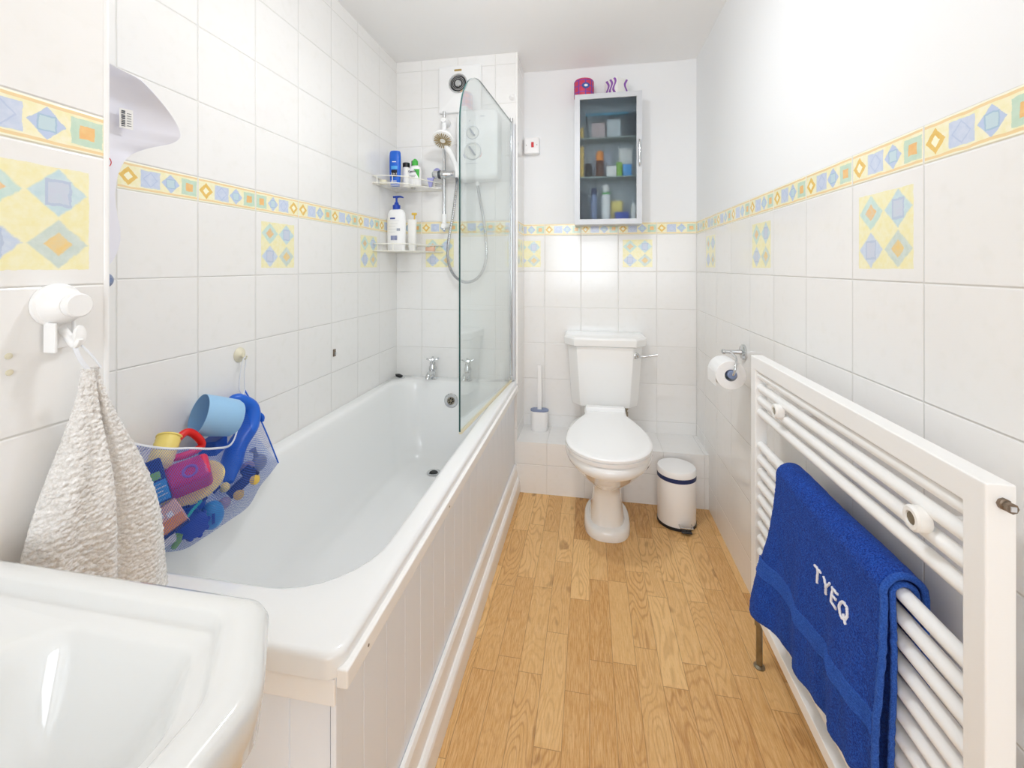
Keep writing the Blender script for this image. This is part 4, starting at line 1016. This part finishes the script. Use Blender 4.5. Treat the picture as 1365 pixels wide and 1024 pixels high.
# ------------------------------------------------------------ white plastic scoop hanging in the alcove
t = thing('plastic_scoop', 'glossy white curved plastic bath scoop hanging at the wall corner by the bath', 'bath scoop')
prof = [(1.566, .006), (1.5525, .022), (1.537, .047), (1.5173, .081), (1.4907, .115), (1.4657, .138), (1.4467, .147), (1.432, .146), (1.420, .136), (1.411, .120), (1.400, .100), (1.384, .080), (1.364, .064), (1.3367, .054), (1.3100, .050), (1.2854, .049), (1.2477, .053), (1.2251, .057), (1.1942, .056), (1.1632, .047), (1.145, .034), (1.135, .012)]
b = BM(); YC = .672
pp = smoothpath([(0, w_, z) for z, w_ in prof], 4); top = []; 
def scoop(u, v):
    p = pp[min(len(pp)-1, int(round(u*(len(pp)-1))))]; s = v*2-1; w_ = p.y; z = p.z
    depth = .045*smst(1.38, 1.44, z) + .014
    lip = .010*smst(.86, 1, abs(s))*(smst(1.39, 1.42, z))
    left = .62 if s < 0 else 1.0
    return (-.962+depth*(abs(s)**1.6)*min(1, w_/.06), YC+w_*s*left, z)
sheet(b, scoop, len(pp)-1, 28, .0035); obj('scoop_shell', b, 'scoop_plastic', t, angle=60)
b = BM()
bx = Vector((-.944, .731, 1.447))
yv = Vector((.35, .93, 0)).normalized()
nrm = Vector((.93, -.36, 0)).normalized()
base = Vector((-.9405, .727, 1.45))
def stk(bm, a0, a1, z0, z1, lift):
    q = [base+yv*a0+Vector((0, 0, z0)), base+yv*a1+Vector((0, 0, z0)), base+yv*a1+Vector((0, 0, z1)), base+yv*a0+Vector((0, 0, z1))]
    loft(bm, [[p+nrm*lift for p in q], [p+nrm*(lift+.0006) for p in q]])
for m in (Matrix.Identity(4),): pass
stk(b, -.006, .016, -.020, .020, .004); st = obj('sticker', b, 'soft_white', t, smooth=False)
b = BM()
for k in range(9): stk(b, -.003, .003, -.016+k*.0037, -.016+k*.0037+(.0024 if k % 3 else .0014), .0048)
for k in range(6): stk(b, .006, .013, -.014+k*.005, -.0132+k*.005, .0048)
obj('barcode', b, 'dark_grey', st, smooth=False)
b = BM(); cr = Vector((-.953, .7015, 1.357)); tube(b, [cr+Vector((.004, .011*math.cos(a*PI/12), .011*math.sin(a*PI/12))) for a in range(24)], .0008, 5, closed=True); obj('red_ring', b, 'switch_red', t)
suction('suction_hook', 'blue-grey suction hook on the left wall below the white plastic scoop', 'hook', (-1.0195, .754, 1.118), (1, 0, 0), .016, 'blue_gray', False)

t = thing('metal_plate', 'tiny brown metal plate stuck on the left wall tiles above the bath', 'plate')
b = BM(); box(b, -1.0198, -1.0155, 1.585, 1.600, .783, .812); obj('plate_body', b, 'brown_metal', t, bevel=.001)
b = BM(); box(b, -1.0155, -1.012, 1.589, 1.596, .789, .800); obj('catch', b, 'chrome', t, bevel=.001)

# ------------------------------------------------------------ bath toys in their net
G_ = 'bath toys in the net'
t = thing('toy_net', 'blue mesh bag full of bath toys hanging over the bath edge', 'net bag')
cols = [[(-1.0, 0.753, 0.781), (-0.95, 0.723, 0.712), (-0.92, 0.714, 0.629), (-0.915, 0.732, 0.56)],
        [(-0.955, 0.779, 0.759), (-0.885, 0.725, 0.709), (-0.86, 0.713, 0.635), (-0.895, 0.753, 0.55)],
        [(-0.915, 0.803, 0.745), (-0.845, 0.747, 0.702), (-0.835, 0.749, 0.617), (-0.885, 0.808, 0.522)],
        [(-0.9, 0.844, 0.73), (-0.835, 0.796, 0.687), (-0.83, 0.798, 0.605), (-0.88, 0.854, 0.519)],
        [(-0.905, 0.909, 0.702), (-0.85, 0.868, 0.667), (-0.845, 0.878, 0.593), (-0.89, 0.936, 0.51)],
        [(-0.93, 0.988, 0.679), (-0.885, 0.963, 0.643), (-0.865, 0.961, 0.575), (-0.895, 1.007, 0.508)],
        [(-0.955, 1.04, 0.713), (-0.915, 1.037, 0.665), (-0.885, 1.029, 0.599), (-0.905, 1.061, 0.534)],
        [(-0.985, 1.083, 0.76), (-0.945, 1.093, 0.694), (-0.915, 1.099, 0.629), (-0.915, 1.11, 0.543)],
        [(-1.0, 1.111, 0.783), (-0.97, 1.119, 0.725), (-0.945, 1.135, 0.646), (-0.93, 1.163, 0.551)]]
cs = [smoothpath(c, 8) for c in cols]; rows = [smoothpath([c[i] for c in cs], 8) for i in range(len(cs[0]))]
b = BM(); uvl = b.loops.layers.uv.new('UVMap')
GV = [[b.verts.new(p) for p in r] for r in rows]
for i in range(len(rows)-1):
    for j in range(len(rows[0])-1):
        f = b.faces.new((GV[i][j], GV[i][j+1], GV[i+1][j+1], GV[i+1][j]))
        for lp, (a_, c_) in zip(f.loops, ((i, j), (i, j+1), (i+1, j+1), (i+1, j))):
            lp[uvl].uv = (c_*.0082, a_*.0085)
obj('net_front', b, 'blue_net', t)
b = BM(); uvl = b.loops.layers.uv.new('UVMap')   # bottom and back of the bag
bot = rows[-1]; GB = [[b.verts.new(p) for p in bot], [b.verts.new((max(-.948, p.x-.03), p.y+.004, p.z+.012)) for p in bot], [b.verts.new((-1.012, p.y+.01, max(p.z+.07, .60))) for p in bot]]
for i in range(2):
    for j in range(len(bot)-1):
        f = b.faces.new((GB[i][j], GB[i][j+1], GB[i+1][j+1], GB[i+1][j]))
        for lp, (a_, c_) in zip(f.loops, ((i, j), (i, j+1), (i+1, j+1), (i+1, j))): lp[uvl].uv = (c_*.0082, a_*.05)
obj('net_base', b, 'pale_net', t)
b = BM(); tube(b, rows[0], .0028, 8, flat=.6); obj('top_binding', b, 'cord_white', t)
b = BM(); tube(b, [r[-1] for r in rows], .002, 8); obj('side_binding', b, 'bright_blue', t)
b = BM(); tube(b, [rows[0][-1], (-1.002, 1.112, .83), (-.999, 1.114, .870), (-.998, 1.108, .880), (-1.000, 1.100, .862), (-.998, 1.088, .80), rows[0][-6]], .0015, 6, k=4); obj('hanging_cord', b, 'cord_white', t)

def solid_path(pts, r, mat, name, parent, flat=1, n=16, k=6):
    b = BM(); tube(b, pts, r, n, k=k, flat=flat); return obj(name, b, mat, parent)
def ball(b, c, r, sx=1, sy=1, sz=1, n=20):
    c = Vector(c)
    lathe(b, c, (0, 0, 1), [(r*math.sin(a*PI/12), -r*math.cos(a*PI/12)*sz) for a in range(1, 12)], n, sx=sx, sy=sy, up=(0, 1, 0))
# light-blue beaker
def item_(name, label, cat='toy'): return thing(name, label, cat, (0, 0, 0), G_)
t = item_('beaker', 'light blue plastic beaker tipped on top of the bath toys', 'cup')
bc = Vector((-.965, .925, .776)); bd = Vector((.42, .84, -.36)).normalized()
b = BM(); lathe(b, bc, bd, [(.049, 0), (.050, .0), (.049, .04), (.0465, .082), (.041, .092), (.02, .094)], 36, False, True); lathe(b, bc, bd, [(.049, 0), (.0475, .04), (.0445, .080), (.03, .088)], 36, False, True); obj('cup_wall', b, 'light_blue', t)
t = item_('toy_whale', 'curved bright blue plastic toy behind the light blue beaker')
solid_path([(-.990, 1.040, .770), (-.985, 1.065, .768), (-.970, 1.098, .735), (-.960, 1.083, .690), (-.955, 1.035, .655), (-.945, 1.005, .617), (-.925, .975, .585)], [.010, .022, .024, .026, .027, .028, .012], 'bright_blue', 'toy_body', t, flat=.8)
b = BM(); tube(b, [(-.965, 1.095, .725), (-.952, 1.118, .705), (-.948, 1.120, .690)], [.014, .010, .004], 10, k=4, flat=.5); obj('fin', b, 'bright_blue', t)
t = item_('toy_block', 'deep blue block under the light blue beaker')
b = BM(); box(b, -.022, .022, -.028, .028, -.018, .018, mat4=Matrix.Translation((-.972, .975, .678)) @ Matrix.Rotation(.3, 4, 'Z')); obj('block', b, 'deep_blue', t, bevel=.004)
t = item_('toy_spade', 'red plastic handle poking out of the net beside the beaker')
b = BM(); tube(b, [(-.948, .822, .715), (-.945, .840, .738), (-.945, .872, .753), (-.940, .893, .738), (-.935, .905, .708), (-.945, .865, .700)], .0085, 12, closed=True, k=5); obj('loop_handle', b, 'red', t)
t = item_('toy_bucket', 'pale yellow ridged toy bucket behind the magenta boat cabin')
b = BM(); lathe(b, (-.960, .845, .752), (.25, -.55, -.6), [(.026, 0), (.026, .003), (.024, .004)]+[(.0235+.0014*(k % 2), .006+k*.0045) for k in range(15)]+[(.018, .075)], 24); obj('bucket', b, 'toy_yellow', t)
t = item_('toy_boat', 'yellow toy boat with magenta cabin in the middle of the net', 'toy boat')
R1 = Vector((.66, .72, .18)).normalized(); U1 = Vector((.42, -.50, .80)); U1 = (U1-R1*U1.dot(R1)).normalized(); F1 = R1.cross(U1)
def fmat(c, s=1.0): return Matrix.Translation(c) @ Matrix((F1, R1, U1)).transposed().to_4x4() @ Matrix.Scale(s, 4)
Mb = fmat((-.908, .855, .638), 1.12)
b = BM(); lathe(b, (0, 0, -.016), (0, 0, 1), [(.030, 0), (.044, .006), (.053, .022), (.055, .031), (.052, .033), (.044, .033)], 40, sx=.80, sy=1.06, up=(0, 1, 0)); bmesh.ops.transform(b, matrix=Mb, verts=b.verts); hl = obj('hull', b, 'toy_yellow', t)
for a in (-.75, -.30, .22, .72):
    c = Vector((math.cos(a)*.0425, math.sin(a)*.0565, .007))
    b = BM(); box(b, -.0015, .0015, -.008, .008, -.0045, .0045, mat4=Mb @ Matrix.Translation(c) @ Matrix.Rotation(a*.8, 4, 'Z') @ Matrix.Rotation(-.35, 4, 'Y')); obj('window', b, 'navy', hl, bevel=.001)
b = BM(); box(b, -.030, .024, -.036, .036, .010, .062, mat4=Mb); cb = obj('cabin', b, 'magenta', t, bevel=.010)
b = BM(); lathe(b, Mb @ Vector((.002, .004, .0615)), U1, [(.015, -.001), (.015, .003), (.011, .003), (.010, .0005)], 20); obj('porthole', b, 'box_purple', cb)
def foam(name, label, c, w_, h, rot, mat, patches):
    t = item_(name, label); m4 = Matrix.Translation(c) @ Matrix.Rotation(rot[2], 4, 'Z') @ Matrix.Rotation(rot[1], 4, 'Y') @ Matrix.Rotation(rot[0], 4, 'X')
    b = BM(); box(b, -.007, .007, -w_/2, w_/2, -h/2, h/2, mat4=m4); obj('foam_piece', b, mat, t, bevel=.004)
    for nm, y0, y1, z0, z1, mt in patches:
        b = BM(); box(b, .006, .0082, y0, y1, z0, z1, mat4=m4); obj(nm, b, mt, t, bevel=.0008)
foam('foam_toy', 'navy foam figure with striped blue and white shirt at the left of the net', (-.915, .762, .686), .056, .092, (.22, -.25, -.65), 'navy',
     [('face', -.012, .004, .016, .038, 'toy_yellow'), ('leaf', .002, .020, .004, .020, 'toy_green'), ('arm', -.018, -.008, -.016, .008, 'toy_orange'), ('shirt', -.006, .026, -.042, .000, 'sky_blue')]+[('stripe', -.004+.006*(k % 2), .018+.006*(k % 2), -.040+k*.008, -.036+k*.008, 'soft_white') for k in range(5)])
for o_ in t.children: pass
foam('foam_toy', 'orange and beige foam figure with white eyes low at the left of the net', (-.888, .772, .606), .066, .062, (.42, -.25, -.65), 'toy_beige',
     [('body_patch', -.028, .030, -.026, .000, 'toy_orange'), ('eye', -.012, .002, .008, .021, 'soft_white'), ('eye', .006, .017, .002, .013, 'soft_white'), ('dark_strip', -.032, .032, -.031, -.022, 'navy')])
t = item_('toy_cube', 'white ribbed block at the bottom left of the net')
b = BM(); box(b, -.012, .012, -.020, .020, -.011, .011, mat4=Matrix.Translation((-.903, .782, .556)) @ Matrix.Rotation(-.75, 4, 'Z') @ Matrix.Rotation(.35, 4, 'X')); obj('block', b, 'soft_white', t, bevel=.003)
t = item_('toy_stick', 'teal plastic stick between the boat and the dark blue disc')
solid_path([(-.865, .796, .596), (-.862, .812, .610), (-.858, .830, .622)], .0032, 'toy_teal', 'stick', t)
t = item_('toy_gear', 'dark blue round toothed toy at the bottom of the net')
b = BM(); gc = Vector((-.884, .834, .562)); ga = Vector((.7, -.65, .3)).normalized(); lathe(b, gc, ga, [(.024, -.009), (.028, -.006), (.028, .006), (.022, .010), (.008, .012)], 24)
ax, u, v = frame(ga)
for k in range(10):
    a = k*PI/5; c = gc+(u*math.cos(a)+v*math.sin(a))*.028; ball(b, c, .0055, n=10)
obj('disc', b, 'royal_blue', t)
t = item_('toy_crab', 'small dark blue clawed toy beneath the toothed disc')
b = BM(); ball(b, (-.905, .858, .530), .012, 1, 1.4, .8); ball(b, (-.897, .876, .533), .007); ball(b, (-.898, .838, .528), .007); obj('toy_body', b, 'navy', t)
t = item_('toy_ball', 'sky blue ball with ribs at the bottom right of the net')
bl_ = Vector((-.896, .895, .548)); b = BM(); ball(b, bl_, .030, .85, .85, 1.1, 28); ob_ = obj('ball', b, 'sky_blue', t)
for k in range(4):
    d = Vector((.72, -.66+k*.06, .10)).normalized()*.0262
    b = BM(); tube(b, [bl_+d+Vector((0, 0, -.012)), bl_+d*1.02, bl_+d+Vector((0, 0, .012))], .0011, 6); obj('rib', b, 'deep_blue', ob_)
t = item_('toy_ball', 'tiny yellow ball right of the boat in the net')
b = BM(); ball(b, (-.890, .926, .600), .0115); obj('ball', b, 'toy_yellow', t)
t = item_('toy_octopus', 'deep blue rounded toy low behind the yellow boat')
b = BM(); ball(b, (-.925, .868, .585), .026, 1, 1.2, .9); ball(b, (-.925, .835, .600), .018); obj('toy_body', b, 'deep_blue', t)
t = item_('toy_digger', 'dark navy toy vehicle with gold wheels at the right of the net')
Rd = Vector((.50, .62, .60)).normalized(); Ud = Vector((-.5, -.2, .75)); Ud = (Ud-Rd*Ud.dot(Rd)).normalized(); Fd = Rd.cross(Ud)
md = Matrix.Translation((-.906, 1.003, .572)) @ Matrix((Fd, Rd, Ud)).transposed().to_4x4()
b = BM(); box(b, -.011, .011, -.040, .040, -.010, .014, mat4=md); box(b, -.009, .009, .010, .036, .012, .028, mat4=md); bd_ = obj('vehicle_body', b, 'navy', t, bevel=.003)
for yy in (-.024, .022):
    for sx_ in (-1, 1):
        b = BM(); c = md @ Vector((.010*sx_, yy, -.013)); lathe(b, c, Fd*sx_, [(.011, -.004), (.012, 0), (.012, .005), (.005, .007)], 18); obj('wheel', b, 'gold_yellow', t)
t = item_('toy_fish', 'grey toy fish at the right end of the net')
b = BM(); ball(b, (-.938, 1.095, .582), .025, .7, .95, .95); tube(b, [(-.938, 1.085, .602), (-.938, 1.080, .618), (-.936, 1.068, .630)], [.008, .005, .010], 8, k=3, flat=.5); obj('toy_body', b, 'toy_grey', t)
t = item_('toy_shell', 'purple-grey rounded toy between the grey fish and the boat')
b = BM(); ball(b, (-.932, 1.045, .590), .019, .8, 1.1, .9); obj('toy_body', b, 'toy_purplegrey', t)
t = item_('toy_pebble', 'purple-grey rounded toy at the lowest right part of the net')
b = BM(); ball(b, (-.915, .950, .545), .016, .8, 1.1, .9); obj('toy_body', b, 'toy_purplegrey', t)
t = item_('toy_ring', 'yellow-green small toy at the bottom left of the net')
b = BM(); tube(b, [(-.892, .808, .556), (-.896, .806, .540), (-.900, .800, .528)], [.007, .008, .005], 10, k=4); obj('toy_body', b, 'toy_green', t)
